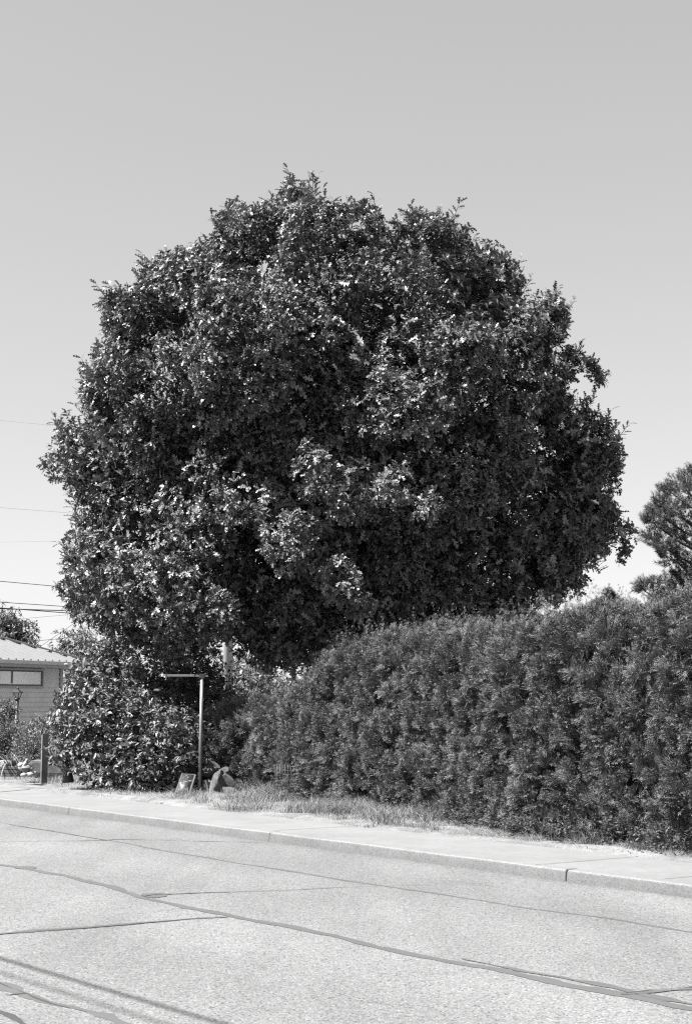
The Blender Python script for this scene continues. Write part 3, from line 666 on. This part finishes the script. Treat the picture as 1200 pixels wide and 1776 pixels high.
# ------------------------------------------------------------------ sign post without a sign
pb0 = G(346, 1379, .1); YP = pb0[1]
root = empty('sign_post', tuple(pb0), 'thin steel post with a bare crossbar on top, no sign hanging', 'sign post')
topz = P(348, 1174, YP)[2]
o = tubes('post', [(np.array([pb0-[0, 0, .1], [pb0[0]+.01, YP, 1.0], [pb0[0]+.018, YP, topz]]), [.028, .028, .028])], M_steel, None, 14); reparent(o, root)
bx0 = P(290, 1172, YP)[0]; bx1 = P(361, 1172, YP)[0]; bm = bmesh.new()
xr = P(338, 1172, YP)[0]
bm_box(bm, ((bx0+xr)/2, YP, topz+.022), XA, YA, ZA, (xr-bx0)/2, .02, .018, .004)
bm_box(bm, ((xr+bx1)/2+.002, YP+.002, topz+.012), XA, YA, ZA, (bx1-xr)/2, .013, .011, .003)
bm_obj('crossbar', bm, simple('bar_steel', .16, .5, .2, 20, .1, .5), root)
bm = bmesh.new(); bm_box(bm, (pb0[0]+.018, YP, topz+.012), XA, YA, ZA, .042, .034, .036, .008); bm_obj('bracket', bm, M_black, root)

# small A-board leaning in the grass
def aboard():
    a = G(304, 1382, .12); b = G(328, 1384, .12); Y = 22.2
    r0 = empty('a_board', (float(P(316, 1384, Y)[0]), Y, .12), 'small dark A-board with pale metal frame in the grass left of the post', 'sandwich board')
    bl, br_, tl, tr = P(303, 1380, Y-.1), P(326, 1384, Y-.1), P(316, 1343, Y+.25), P(339, 1344, Y+.25)
    def bar(name, p, q, w, mat):
        ax = unit(q-p); ay = unit(np.cross(ax, np.array([0, 1, .2]))); az = np.cross(ax, ay); bm = bmesh.new(); bm_box(bm, (p+q)/2, ax, ay, az, np.linalg.norm(q-p)/2, w, w, w*.3); return bm_obj(name, bm, mat, r0)
    for p, q in ((bl, tl), (br_, tr), (tl, tr), (bl*.88+tl*.12, br_*.88+tr*.12)): bar('frame', p, q, .010, M_steel)
    n = unit(np.cross(tl-bl, tr-tl))*.006
    k = lambda u, v: (bl*(1-v)+tl*v)*(1-u)+(br_*(1-v)+tr*v)*u
    c = [k(.05, .12), k(.95, .12), k(.95, .97), k(.05, .97)]
    V = np.array([x-n for x in c]+[x+n for x in c]); F = np.array([[0, 1, 2, 3], [7, 6, 5, 4], [0, 4, 5, 1], [1, 5, 6, 2], [2, 6, 7, 3], [3, 7, 4, 0]])
    m, nt, bb = mk('scuffed_black_panel'); v = ramp(nt, noise(nt, 16, 4, .7, None, 1.2), [(.45, .02), (.57, .04), (.63, .30)]); nt.links.new(v, bb.inputs['Base Color']); bb.inputs['Roughness'].default_value = .5
    reparent(np_mesh('panel', V, F, m), r0)
    off = np.array([0, .42, 0])
    for p, q in ((bl+off, tl+[0, .02, 0]), (br_+off, tr+[0, .02, 0])): bar('rear_leg', p, q, .009, M_steel)
aboard()

# stones at the end of the hedge
def stone(px, py, Y, rx, ry, rz, label, tilt=0):
    c = P(px+7, py+1, Y+.5); bm = bmesh.new(); bmesh.ops.create_icosphere(bm, subdivisions=3, radius=1)
    sd_ = random.random()*50; vv = np.array([v.co[:] for v in bm.verts]); k = .68+.5*vnoise(vv+sd_, .9, 2)+.16*vnoise(vv+sd_, .3, 3)
    R = Matrix.Rotation(tilt, 3, 'Y') @ Matrix.Rotation(random.uniform(0, 3), 3, 'Z')
    planes = [(Vector((random.gauss(0, 1), random.gauss(0, 1), random.gauss(0, 1))).normalized(), random.uniform(.52, .85)) for _ in range(9)]
    for v, kk in zip(bm.verts, k):
        q = Vector(v.co)*float(kk)
        for pn, pd in planes:
            e = q.dot(pn)-pd
            if e > 0: q = q-pn*e
        q = q*1.3
        q = Vector((q.x*rx, q.y*ry, q.z*rz))*.84; v.co = (Matrix.Rotation(tilt, 3, 'Y') @ q)
    o = bm_obj('garden_stone', bm, M_stone); o.location = c; tag(o, label, 'stone', 'stones piled at the end of the hedge'); return o
for a in ((371, 1358, 22.4, .13, .12, .24, 'upright pale slab in the middle of the stone pile right of the post', .1), (386, 1352, 22.5, .22, .13, .11, 'large dark slanting stone at the right of the pile', .75),
          (355, 1338, 22.9, .12, .12, .10, 'rounded stone low in the pile just right of the post', 0), (357, 1320, 23.2, .09, .1, .09, 'topmost small stone of the pile beside the post', 0),
          (365, 1333, 23.0, .10, .1, .13, 'narrow stone behind the upright slab', -.2), (354, 1362, 22.7, .12, .1, .12, 'square stone at the foot of the post', 0),
          (394, 1370, 22.2, .14, .1, .07, 'flat stone lying in the grass at the right end of the pile', .1), (384, 1340, 22.8, .11, .1, .09, 'round stone half hidden by hedge foliage above the slanting stone', 0)):
    stone(*a)

# wire netting left in the hedge
def netting():
    pl = []; Y = 20.0
    x0, x1 = 476, 506
    p = lambda x, y: P(x, y, float(np.interp(x, [460, 530], [20.6, 19.6]))-.12)
    for k in range(7): x = x0+k*4.6; pl.append((np.array([p(x, 1326), p(x+.5, 1350), p(x, 1384)]), [.001]*3))
    for y in (1331, 1337, 1344, 1354, 1366, 1378): pl.append((np.array([p(x0-6, y+2), p(490, y), p(x1+16, y-3)]), [.001]*3))
    o = tubes('wire_netting', pl, M_steel, None, 4); tag(o, 'scrap of square wire netting at the foot of the low hedge', 'netting')
netting()

# ------------------------------------------------------------------ house
def house():
    fd = np.array([.45, .893, 0]); fd = fd/np.linalg.norm(fd); nr = np.array([fd[1], -fd[0], 0]); up = np.array([0, 0, 1.])
    C = P(105, 1200, 40); C[2] = 0
    root = empty('house', tuple(C), 'single-storey house with lap siding and ribbed metal roof at the left edge', 'house')
    def q(L, z, o=0.): return C-fd*L+up*z+nr*o          # L metres towards the viewer's left along the front
    ez = P(105, 1160, 40)[2]; Lw = 9.0; wd = 8.0
    hL = lambda px: None
    # wall body
    bm = bmesh.new(); bm_box(bm, q(Lw/2, ez/2, -wd/2), fd, nr, up, Lw/2, wd/2, ez/2); bm_obj('wall', bm, simple('siding_backing', 0.136, .8, .1, 4, .1), root)
    m_s = simple('lap_siding', 0.6, .75, .10, 2.2, .1)
    bm = bmesh.new(); n = 19; hh = ez/n
    for i in range(n):
        z = i*hh
        a = [q(-.02, z, .035), q(Lw, z, .035), q(Lw, z+hh, .012), q(-.02, z+hh, .012)]
        b_ = [q(-.02, z, .004), q(Lw, z, .004), q(Lw, z+hh, .004), q(-.02, z+hh, .004)]
        va = [bm.verts.new(x) for x in a]; vb = [bm.verts.new(x) for x in b_]
        bm.faces.new(va); bm.faces.new([vb[0], vb[1], va[1], va[0]]); bm.faces.new([va[0], va[3], vb[3], vb[0]])
        # return side wall
        c = [q(-.002, z, 0), q(-.002, z, -wd), q(-.002, z+hh, -wd), q(-.002, z+hh, 0)]
    sd_o = bm_obj('siding', bm, m_s, root)
    bm = bmesh.new(); bm_box(bm, q(.02, ez/2, .045), fd, nr, up, .06, .012, ez/2); bm_obj('corner_board', bm, M_trim, root)
    # windows
    def xL(px):   # px -> L along the front
        d = ray(px, 1180); A = np.array([[d[0], fd[0]], [d[1], fd[1]]]); k = np.linalg.solve(A, C[:2]); return k[1]
    def zz(px, py):
        L = xL(px); p = q(L, 0, .04); return P(px, py, p[1])[2]
    w0, w1 = xL(72), xL(20); zt, zb = zz(72, 1161)-.02, zz(72, 1190)
    def window(L0, L1):
        m, nt, b = mk('window_glass'); nt.nodes.remove(b); 
        return None
    mg, nt, b = mk('window_glass'); b.inputs['Base Color'].default_value = (.85, .85, .85, 1); b.inputs['Roughness'].default_value = .08; b.inputs['Specular IOR Level'].default_value = .8; b.inputs['Coat Weight'].default_value = .0
    for (L0, L1) in ((w0, w0+2.05*(w1-w0)),):
        bm = bmesh.new()
        def fr(bm, a0, a1, z0, z1, t, o, dpt):
            for (c0, c1, d0, d1) in ((a0, a1, z0, z0+t), (a0, a1, z1-t, z1), (a0, a0+t, z0+t, z1-t), (a1-t, a1, z0+t, z1-t)):
                bm_box(bm, q((c0+c1)/2, (d0+d1)/2, o), fd, nr, up, abs(c1-c0)/2, dpt, abs(d1-d0)/2)
        fr(bm, L0-.03, L1+.03, zb-.05, zt+.03, .05, .052, .02)
        wo_ = bm_obj('window', bm, M_trim, root)
        bm = bmesh.new(); fr(bm, L0+.025, L1-.025, zb+.003, zt-.023, .036, .046, .012)
        for lm in (xL(19), ): bm_box(bm, q(lm, (zt+zb)/2, .047), fd, nr, up, .025, .012, (zt-zb)/2-.06)
        f2 = bm_obj('frame', bm, M_frame); f2.data.transform(Matrix.Translation(-Vector(root.location))); f2.parent = wo_
        bm = bmesh.new(); bm_box(bm, q((L0+L1)/2, (zt+zb)/2, .038), fd, nr, up, (L1-L0)/2-.03, .004, (zt-zb)/2-.03)
        g2 = bm_obj('pane', bm, mg); g2.data.transform(Matrix.Translation(-Vector(root.location))); g2.parent = wo_
    # soffit, fascia, gutter
    ov = .55
    bm = bmesh.new(); bm_box(bm, q(Lw/2-.25, ez+.02, ov/2-.1), fd, nr, up, Lw/2+.30, ov/2+.1, .018); bm_obj('soffit', bm, M_trim, root)
    bm = bmesh.new(); bm_box(bm, q(Lw/2-.27, ez+.09, ov+.02), fd, nr, up, Lw/2+.30, .02, .085, .004); bm_obj('fascia', bm, M_trim, root)
    bm = bmesh.new(); bm_box(bm, q(Lw/2-.27, ez+.125, ov+.085), fd, nr, up, Lw/2+.32, .045, .05, .018); bm_obj('gutter', bm, simple('gutter_paint', 0.398, .4, .08, 4, 0), root)
    # hip roof with standing seams
    rz = ez+.18; sl = .36
    e0 = -.57; o0 = ov+.06
    def rp(L, d): return q(L, rz+d*sl, o0-d)            # on the front slope, d metres in from the eave
    D = 4.3
    A = [rp(e0, 0), rp(Lw, 0), rp(Lw, D), rp(e0+D, D)]
    e1 = q(e0, rz, o0-2*D)
    m_r = simple('ribbed_metal_roof', 0.193, .38, .06, 3, .03, .15)
    V = A+[e1]; F3 = np.array([[0, 3, 4]]); F4 = np.array([[0, 1, 2, 3]])
    V = V+[q(Lw, rz, o0-2*D)]; F4 = np.concatenate([F4, [[3, 2, 5, 4]]])
    rf = np_mesh('roof', V, [F3, F4], m_r); reparent(rf, root)
    bm = bmesh.new(); nrm = unit(np.cross(fd, rp(0, 1)-rp(0, 0))); nrm = nrm if nrm[2] > 0 else -nrm; sdv = unit(rp(0, 1)-rp(0, 0))
    L = e0+.22
    while L < Lw:
        d1 = min(D, L-e0); a, b_ = rp(L, 0), rp(L, d1); bm_box(bm, (a+b_)/2+nrm*.018, fd, sdv, nrm, .03, np.linalg.norm(b_-a)/2, .022, .008); L += .30
    sm = bm_obj('roof_seam', bm, m_r); sm.data.transform(Matrix.Translation(-Vector(root.location))); sm.parent = rf
    a, b_ = rp(e0, 0), rp(e0+D, D); ax = unit(b_-a); ay = unit(np.cross(up, ax)); az = np.cross(ax, ay)
    bm = bmesh.new(); bm_box(bm, (a+b_)/2+az*.045, ax, ay, az, np.linalg.norm(b_-a)/2, .10, .02, .01); hc = bm_obj('ridge_cap', bm, simple('cap_metal', 0.272, .4, .1, 4, 0, .2)); hc.data.transform(Matrix.Translation(-Vector(root.location))); hc.parent = rf
house()

# ------------------------------------------------------------------ lamp post in the garden
def lamp():
    Y = 33.0; b0 = P(29, 1260, Y); x = P(31, 1200, Y)[0]; zt = P(31, 1211, Y)[2]
    r0 = empty('lamp_post', (x, Y, .1), 'black garden lantern on a slim post in front of the house', 'lamp post')
    o = tubes('post', [(np.array([[x, Y, 0], [x, Y, .25], [x, Y, .26], [x, Y, zt-.02]]), [.075, .07, .045, .04]), (np.array([[x, Y, zt-.05], [x, Y, zt-.02], [x, Y, zt]]), [.04, .07, .07])], M_black, None, 12); reparent(o, r0)
    def fru(bm, z0, z1, r0_, r1_, seg=6):
        a = [bm.verts.new((x+r0_*math.cos(i*math.tau/seg), Y+r0_*math.sin(i*math.tau/seg), z0)) for i in range(seg)]; b = [bm.verts.new((x+r1_*math.cos(i*math.tau/seg), Y+r1_*math.sin(i*math.tau/seg), z1)) for i in range(seg)]
        for i in range(seg): bm.faces.new([a[i], a[(i+1) % seg], b[(i+1) % seg], b[i]])
        bm.faces.new(a[::-1]); bm.faces.new(b)
    bm = bmesh.new(); fru(bm, zt, zt+.125, .05, .105); bm_obj('lantern_glass', bm, simple('lantern_glass', .45, .15, .1, 4, 0), r0)
    bars = [(np.array([[x+.052*math.cos(i*math.tau/6), Y+.052*math.sin(i*math.tau/6), zt], [x+.11*math.cos(i*math.tau/6), Y+.11*math.sin(i*math.tau/6), zt+.13]]), [.008, .008]) for i in range(6)]
    o = tubes('lantern_frame', bars, M_black, None, 5); reparent(o, r0)
    bm = bmesh.new(); fru(bm, zt+.126, zt+.145, .135, .13); fru(bm, zt+.146, zt+.20, .12, .045); fru(bm, zt+.201, zt+.225, .03, .035); fru(bm, zt+.226, zt+.27, .03, .006); bm_obj('lantern_cap', bm, M_black, r0)
lamp()

# ------------------------------------------------------------------ garden at the far left
gy = 29.0
fc = [CL(60, 1275, 30, .32), CL(85, 1285, 29.5, .3), CL(45, 1290, 29.5, .3), CL(100, 1262, 30, .28), CL(70, 1258, 31, .25), CL(50, 1268, 31, .25), CL(95, 1300, 29, .25)]
bush('feathery_shrub', 'feathery pale shrub in the garden bed between lantern and wooden post', 'shrub', fc, M_pale, NARROW, .09, 190, 5, ((P(70, 1300, 30)[0], 30, .1),), None, -.3, True, .2)
gc = [CL(16, 1262, 30.5, .32), CL(8, 1290, 30, .4), CL(30, 1300, 29.6, .25), CL(-20, 1270, 30, .5), CL(20, 1282, 30, .26)]
bush('boxwood_shrub', 'dark rounded shrub at the left edge below the lantern', 'shrub', gc, M_hedge, OVAL, .05, 300, 5, ((P(10, 1300, 30)[0], 30, .1),))
hc_ = [CL(18, 1235, 32, .22), CL(8, 1232, 32, .3), CL(-10, 1240, 32, .4)]
bush('hydrangea_shrub', 'light flowering shrub at the left edge beside the lantern post', 'shrub', hc_, M_pale, OVAL, .08, 200, 5, ((P(10, 1260, 32)[0], 32, .1),))
hc2 = [CL(40, 1303, 28.6, .22), CL(52, 1312, 28.4, .2), CL(62, 1300, 28.6, .22), CL(56, 1322, 28.2, .15), CL(75, 1312, 28.3, .2)]
bush('cushion_shrub', 'low cushion shrub behind the white garden ornament', 'shrub', hc2, M_mid, OVAL, .05, 420, 5, ((P(55, 1330, 28.4)[0], 28.4, .1),))
# low planting wall / boulders
def slab(name, label, cat, pxs, Y0, dep, mat, bev=.02):
    (x0, y0), (x1, y1) = pxs; a, b_ = P(x0, y0, Y0), P(x1, y1, Y0); bm = bmesh.new()
    bm_box(bm, ((a[0]+b_[0])/2, Y0+dep/2, (a[2]+b_[2])/2), XA, YA, ZA, abs(b_[0]-a[0])/2, dep/2, abs(b_[2]-a[2])/2, bev)
    return tag(bm_obj(name, bm, mat), label, cat)
slab('retaining_wall', 'low dark stone garden wall behind the wooden post', 'wall', ((52, 1319), (128, 1345)), 27.6, .5, simple('dark_stone', 0.088, .9, .4, 7, .6), .05)
# timber planter of stacked boards with strap-leaved plant
def planter():
    Y = 26.2; r0 = empty('timber_planter', (float(P(15, 1343, Y)[0]), Y+.3, .12), 'low timber planter box at the left edge of the frame', 'planter')
    for y0, y1 in ((1329, 1334.5), (1335.5, 1341), (1341.8, 1347)):
        a, b_ = P(-60, y0, Y), P(33, y1, Y); bm = bmesh.new(); bm_box(bm, ((a[0]+b_[0])/2, Y+.25, (a[2]+b_[2])/2), XA, YA, ZA, (b_[0]-a[0])/2, .25, abs(b_[2]-a[2])/2, .006); bm_obj('board', bm, simple('planter_wood', 0.095, .9, .35, 6, .4), r0)
    a, b_ = P(31, 1328, Y-.05), P(38, 1347, Y-.05); bm = bmesh.new(); bm_box(bm, ((a[0]+b_[0])/2, Y-.03, (a[2]+b_[2])/2), XA, YA, ZA, .04, .04, abs(b_[2]-a[2])/2, .006); bm_obj('corner_post', bm, M_dark, r0)
planter()
def strap_plant():
    c = P(15, 1312, 26.4); r0 = empty('spider_plant', tuple(P(15, 1329, 26.4)), 'spiky strap-leaved plant growing in the timber planter', 'plant'); bag = Bag()
    n = 46
    for i in range(n):
        a = random.uniform(0, math.tau); L = random.uniform(.35, .75); up_ = random.uniform(.3, 1.3); w = .014; pts = []
        h = np.array([math.cos(a), math.sin(a), 0]); side = np.array([-h[1], h[0], 0]); b0 = np.array(P(15, 1326, 26.4))
        K = 7; V = []
        for k in range(K):
            f = k/(K-1); p = b0+h*L*f*(1 if up_ < 1 else .5)+np.array([0, 0, L*(up_*f-.95*f*f)]); ww = w*(1-f**2)+.001; V += [p-side*ww, p+side*ww]
        F = np.array([[2*k, 2*k+1, 2*k+3, 2*k+2] for k in range(K-1)]); bag.add(np.array(V), F, np.full(len(F), random.uniform(.4, 1)))
    reparent(bag.build('leaf', M_pale), r0)
    o = tubes('pot', [(np.array(P(15, 1330, 26.4))+np.array([[0, 0, -.02], [0, 0, .12]]), [.13, .16])], M_plastic, None, 14); reparent(o, r0)
strap_plant()
def bowl():
    Y = 25.6; c = P(46, 1340, Y); r0 = empty('planter_bowl', (c[0], Y, .15), 'small grey planter bowl in front of the low shrub', 'planter')
    zb, zt = P(46, 1345, Y)[2], P(46, 1331, Y)[2]; rr = .075
    o = tubes('bowl', [(np.array([[c[0], Y, zb], [c[0], Y, zb+.02], [c[0], Y, zt-.015], [c[0], Y, zt-.014], [c[0], Y, zt]]), [.035, .05, rr, rr+.012, rr+.012])], M_plastic, None, 18); reparent(o, r0)
    # white goose ornament
    g = P(44, 1327, Y+.12); r1 = empty('goose_ornament', (g[0], Y+.14, .15), 'white bird-shaped garden ornament beside the planter bowl', 'ornament')
    bm = bmesh.new(); zc = P(46, 1331, Y+.14)[2]
    for cx, cz, ax, az, ry in ((0, -.0, .13, .07, 0), (-.075, .04, .06, .05, 0), (-.0, .06, .04, .07, .6), (.03, .12, .028, .035, 0), (.10, -.03, .05, .04, 0)):
        mm = Matrix.Translation((g[0]+cx, Y+.14, zc+cz)) @ Matrix.Rotation(ry, 4, 'Y') @ Matrix.Diagonal((ax, .06, az, 1)); bmesh.ops.create_uvsphere(bm, u_segments=14, v_segments=10, radius=1, matrix=mm)
    bm_obj('body', bm, M_white, r1, True)
    for i, (x, y, r) in enumerate(((42, 1344, .05), (53, 1343, .055), (60, 1341, .04))):
        q = P(x, y, Y-.15+i*.1); bm = bmesh.new(); bmesh.ops.create_icosphere(bm, subdivisions=2, radius=1)
        for v in bm.verts: v.co = Vector((v.co.x*r*1.3, v.co.y*r, v.co.z*r*.8))*(.85+.3*random.random())
        o = bm_obj('white_pebble', bm, M_white, None, True); o.location = q; tag(o, ['white stone at the foot of the planter bowl, left of the other two', 'white stone just right of the planter bowl', 'smallest white stone, farthest right of the planter bowl'][i], 'stone', 'white stones round the planter bowl')
bowl()
def fpost():
    Y = 26.0; a, b_ = P(73, 1272, Y), P(83, 1338, Y); bm = bmesh.new()
    bm_box(bm, ((a[0]+b_[0])/2, Y, (a[2]+.0)/2), (.93, .37, 0), (-.37, .93, 0), ZA, .055, .05, a[2]/2, .006)
    for v in bm.verts:
        if v.co.z > a[2]-.05: v.co.z += .05*(v.co.x-a[0]-.05)*6*.3+random.uniform(-.01, .01)
    tag(bm_obj('wooden_post', bm, M_wood), 'square weathered wooden post standing in the long grass', 'post')
fpost()
def stump():
    Y = 24.4; a = P(119, 1352, Y); b_ = P(117, 1335, Y); c = P(112, 1316, Y)
    o = tubes('broken_stump', [(np.array([a-[0, 0, .05], b_, c]), [.10, .075, .04]), (np.array([b_, P(124, 1328, Y), P(127, 1318, Y)]), [.05, .04, .02])], M_bark, None, 9)
    tag(o, 'leaning broken stump at the left foot of the glossy shrub', 'stump')
stump()

# ------------------------------------------------------------------ utility pole and wires
Yp = 40.0; xp = P(396, 1150, Yp)[0]
root = empty('utility_pole', (xp, Yp, 0), 'grey wooden utility pole rising behind the oak crown above the low hedge', 'utility pole')
reparent(tubes('pole', [(np.array([[xp, Yp, 0], [xp, Yp, 5], [xp, Yp, 10.9]]), [.145, .125, .10])], simple('pole_wood', 0.227, .85, .25, 3, .3), None, 14), root)
bm = bmesh.new(); bm_box(bm, (xp, Yp-.16, 10.2), XA, YA, ZA, 1.2, .05, .06, .01); bm_obj('crossarm', bm, M_wood, root)
def wire(pl, pr, r, label, mat, Yl=34.0):
    """pl: seen at the left edge; pr: next sight; runs on to the pole"""
    ye = pl[1]+(pr[1]-pl[1])*(396-pl[0])/(pr[0]-pl[0])
    a = P(*pl, Yl); e = P(396, ye, Yp-.2); st = a-(e-a)*.6
    t = np.linspace(0, 1, 24)[:, None]; pts = st*(1-t)+e*t
    o = tubes('utility_wire', [(pts, [r]*24)], mat, None, 5); tag(o, label, 'wire', 'overhead wires at the left')
for pl, pr, r, lb, mt in (((11, 730), (84, 737), .004, 'highest faint overhead wire left of the oak', M_cable), ((11, 881), (128, 890), .005, 'second highest faint wire left of the oak', M_cable),
        ((11, 940), (120, 938), .003, 'faintest wire, just under the two high ones', M_cable), ((11, 1009), (100, 1017), .009, 'dark wire above the thick pair of wires', M_wire),
        ((11, 1045), (115, 1052), .009, 'dark wire just above the thick crossing pair', M_wire), ((11, 1056), (110, 1059), .013, 'thick wire, the upper of the crossing pair', M_wire), ((11, 1055), (102, 1062), .011, 'thick wire that drops below its neighbour towards the oak', M_wire),
        ((40, 1073), (110, 1067), .004, 'faint rising wire under the thick pair', M_cable)):
    wire(pl, pr, r, lb, mt)
def wire2(a, b_, r, label, Y0=45, Y1=48):
    p, q = P(*a, Y0), P(*b_, Y1); t = np.linspace(-.3, 1.6, 12)[:, None]; o = tubes('utility_wire', [(p*(1-t)+q*t, [r]*12)], M_wire, None, 5); tag(o, label, 'wire', 'overhead wires at the left')
wire2((62, 1127), (128, 1082), .008, 'short wire rising steeply above the roof to the oak'); wire2((60, 1112), (110, 1107), .008, 'thin wire crossing low behind the willow'); wire2((58, 1132), (110, 1128), .015, 'lowest dark wire just above the roof edge')
# cables over the road behind the viewer: they cast the soft lines on the asphalt
def over(px0, px1, h, r, label):
    a, b_ = G(*px0), G(*px1); k = h/SUN_V.z; a = a+np.array(SUN_V)*k; b_ = b_+np.array(SUN_V)*k
    t = np.linspace(-6, 7, 14)[:, None]; o = tubes('overhead_cable', [(a*(1-t)+b_*t, [r]*14)], M_wire, None, 8); tag(o, label, 'cable', 'cables strung along the road')
over((11, 1665), (370, 1771), 6.4, .017, 'thick cable above the road that casts the dark line at lower left')
over((11, 1690), (270, 1771), 7.6, .012, 'thinner cable above the road that casts the fainter line at lower left')

# ------------------------------------------------------------------ grass on the verge
def grass():
    def area(n, s0, s1, t0f, t1f, mat, name, hmin, hmax, w, dn=None, spread=.5, clump=.2):
        s = rng.uniform(s0, s1, n); t0 = t0f(s); t1 = t1f(s); t = t0+(t1-t0)*rng.random(n); q = np.stack([s, t, s*0], 1)
        m = vnoise(q, clump, 31)*.6+vnoise(q, clump*4, 32)*.4; keep = rng.random(n) < np.clip((m-.28)*3, .03, 1) if dn is None else rng.random(n) < np.clip((m-dn)*6, 0, 1)
        s, t, m = s[keep], t[keep], m[keep]; n = len(s); z = .085+.07*(vnoise(np.stack([s, t, s*0], 1), 1.1, 3)-.4)
        edge = np.clip((t-t0f(s))/.35, .18, 1)
        p = RD[None]*s[:, None]+RN[None]*t[:, None]+np.array([[0, 0, 1.]])*z[:, None]
        h = rng.uniform(hmin, hmax, n)*edge*(.4+1.1*m); lean = rng.normal(size=(n, 3))*spread; lean[:, 2] = 0
        a = rng.uniform(0, math.tau, n); sd_ = np.stack([np.cos(a), np.sin(a), a*0], 1)*w
        mid = p+np.array([[0, 0, 1.]])*(h*.6)[:, None]+lean*(h*.35)[:, None]; tip = p+np.array([[0, 0, 1.]])*(h*.92)[:, None]+lean*h[:, None]
        V = np.stack([p-sd_, p+sd_, mid+sd_*.7, mid-sd_*.7, tip], 1).reshape(-1, 3); b = np.arange(n)[:, None]*5
        F4 = b+np.array([[0, 1, 2, 3]]); F3 = b+np.array([[3, 2, 4]]); bag = Bag(); c = np.clip(rng.normal(.5, .28, n), 0, 1)
        o = np_mesh(name, V, [F3, F4], mat, None, np.concatenate([c, c])); o['kind'] = 'stuff'; o['label'] = name.replace('_', ' ')+' on the verge'
        return o
    t0f = lambda s: T_W-.06+.12*vnoise(np.stack([s, s*0, s*0], 1), .5, 8)+.05*vnoise(np.stack([s, s*0, s*0], 1), .12, 9)+np.clip((s-20.5)/5, 0, 1)*.9
    t1f = lambda s: np.interp(s, TB[0], TB[1])+.25+np.clip((s-14)/4, 0, 1)*1.6
    area(190000, 3, 27, t0f, t1f, M_grass, 'dry_grass', .02, .10, .003, None, 1.2)
    area(42000, 3, 27, t0f, t1f, M_green, 'green_weeds', .05, .20, .004, .56, .45, .3)
    tz0 = lambda s: t0f(s)+.15
    area(26000, 11.0, 19.5, tz0, t1f, M_tuft, 'weedy_tufts', .06, .24, .0035, .50, .8, .3)
    # longer stalks along the foot of the hedge and shrubs
    t2 = lambda s: t1f(s)-.45
    area(9000, 3, 27, t2, lambda s: t1f(s)+.05, M_green, 'tall_grass', .12, .42, .003, .38, .35, .35)
    # loose yard grass at the far left
    area(50000, 18, 34, lambda s: T_W+.9+s*0, lambda s: T_W+4.6+s*0, M_grass, 'yard_grass', .04, .16, .004, None, .5, .4)
grass()
# broad-leaved weeds at the foot of the hedge
def weeds():
    bag = Bag(); n = 900; s = rng.uniform(4, 20, n); t = np.interp(s, TB[0], TB[1])+rng.uniform(-.32, .0, n); k = vnoise(np.stack([s, s*0, s*0], 1), .6, 77) > .45; s, t = s[k], t[k]; n = len(s)
    p = RD[None]*s[:, None]+RN[None]*t[:, None]+np.array([[0, 0, 1.]])*rng.uniform(.12, .36, (n, 1)); rosettes(bag, OVAL, p, unit(rdir(n)+np.array([0, 0, 1.5])), 6, .045)
    o = bag.build('broadleaf_weeds', M_green); o['kind'] = 'stuff'; o['label'] = 'low broad-leaved weeds at the foot of the hedge'
weeds()
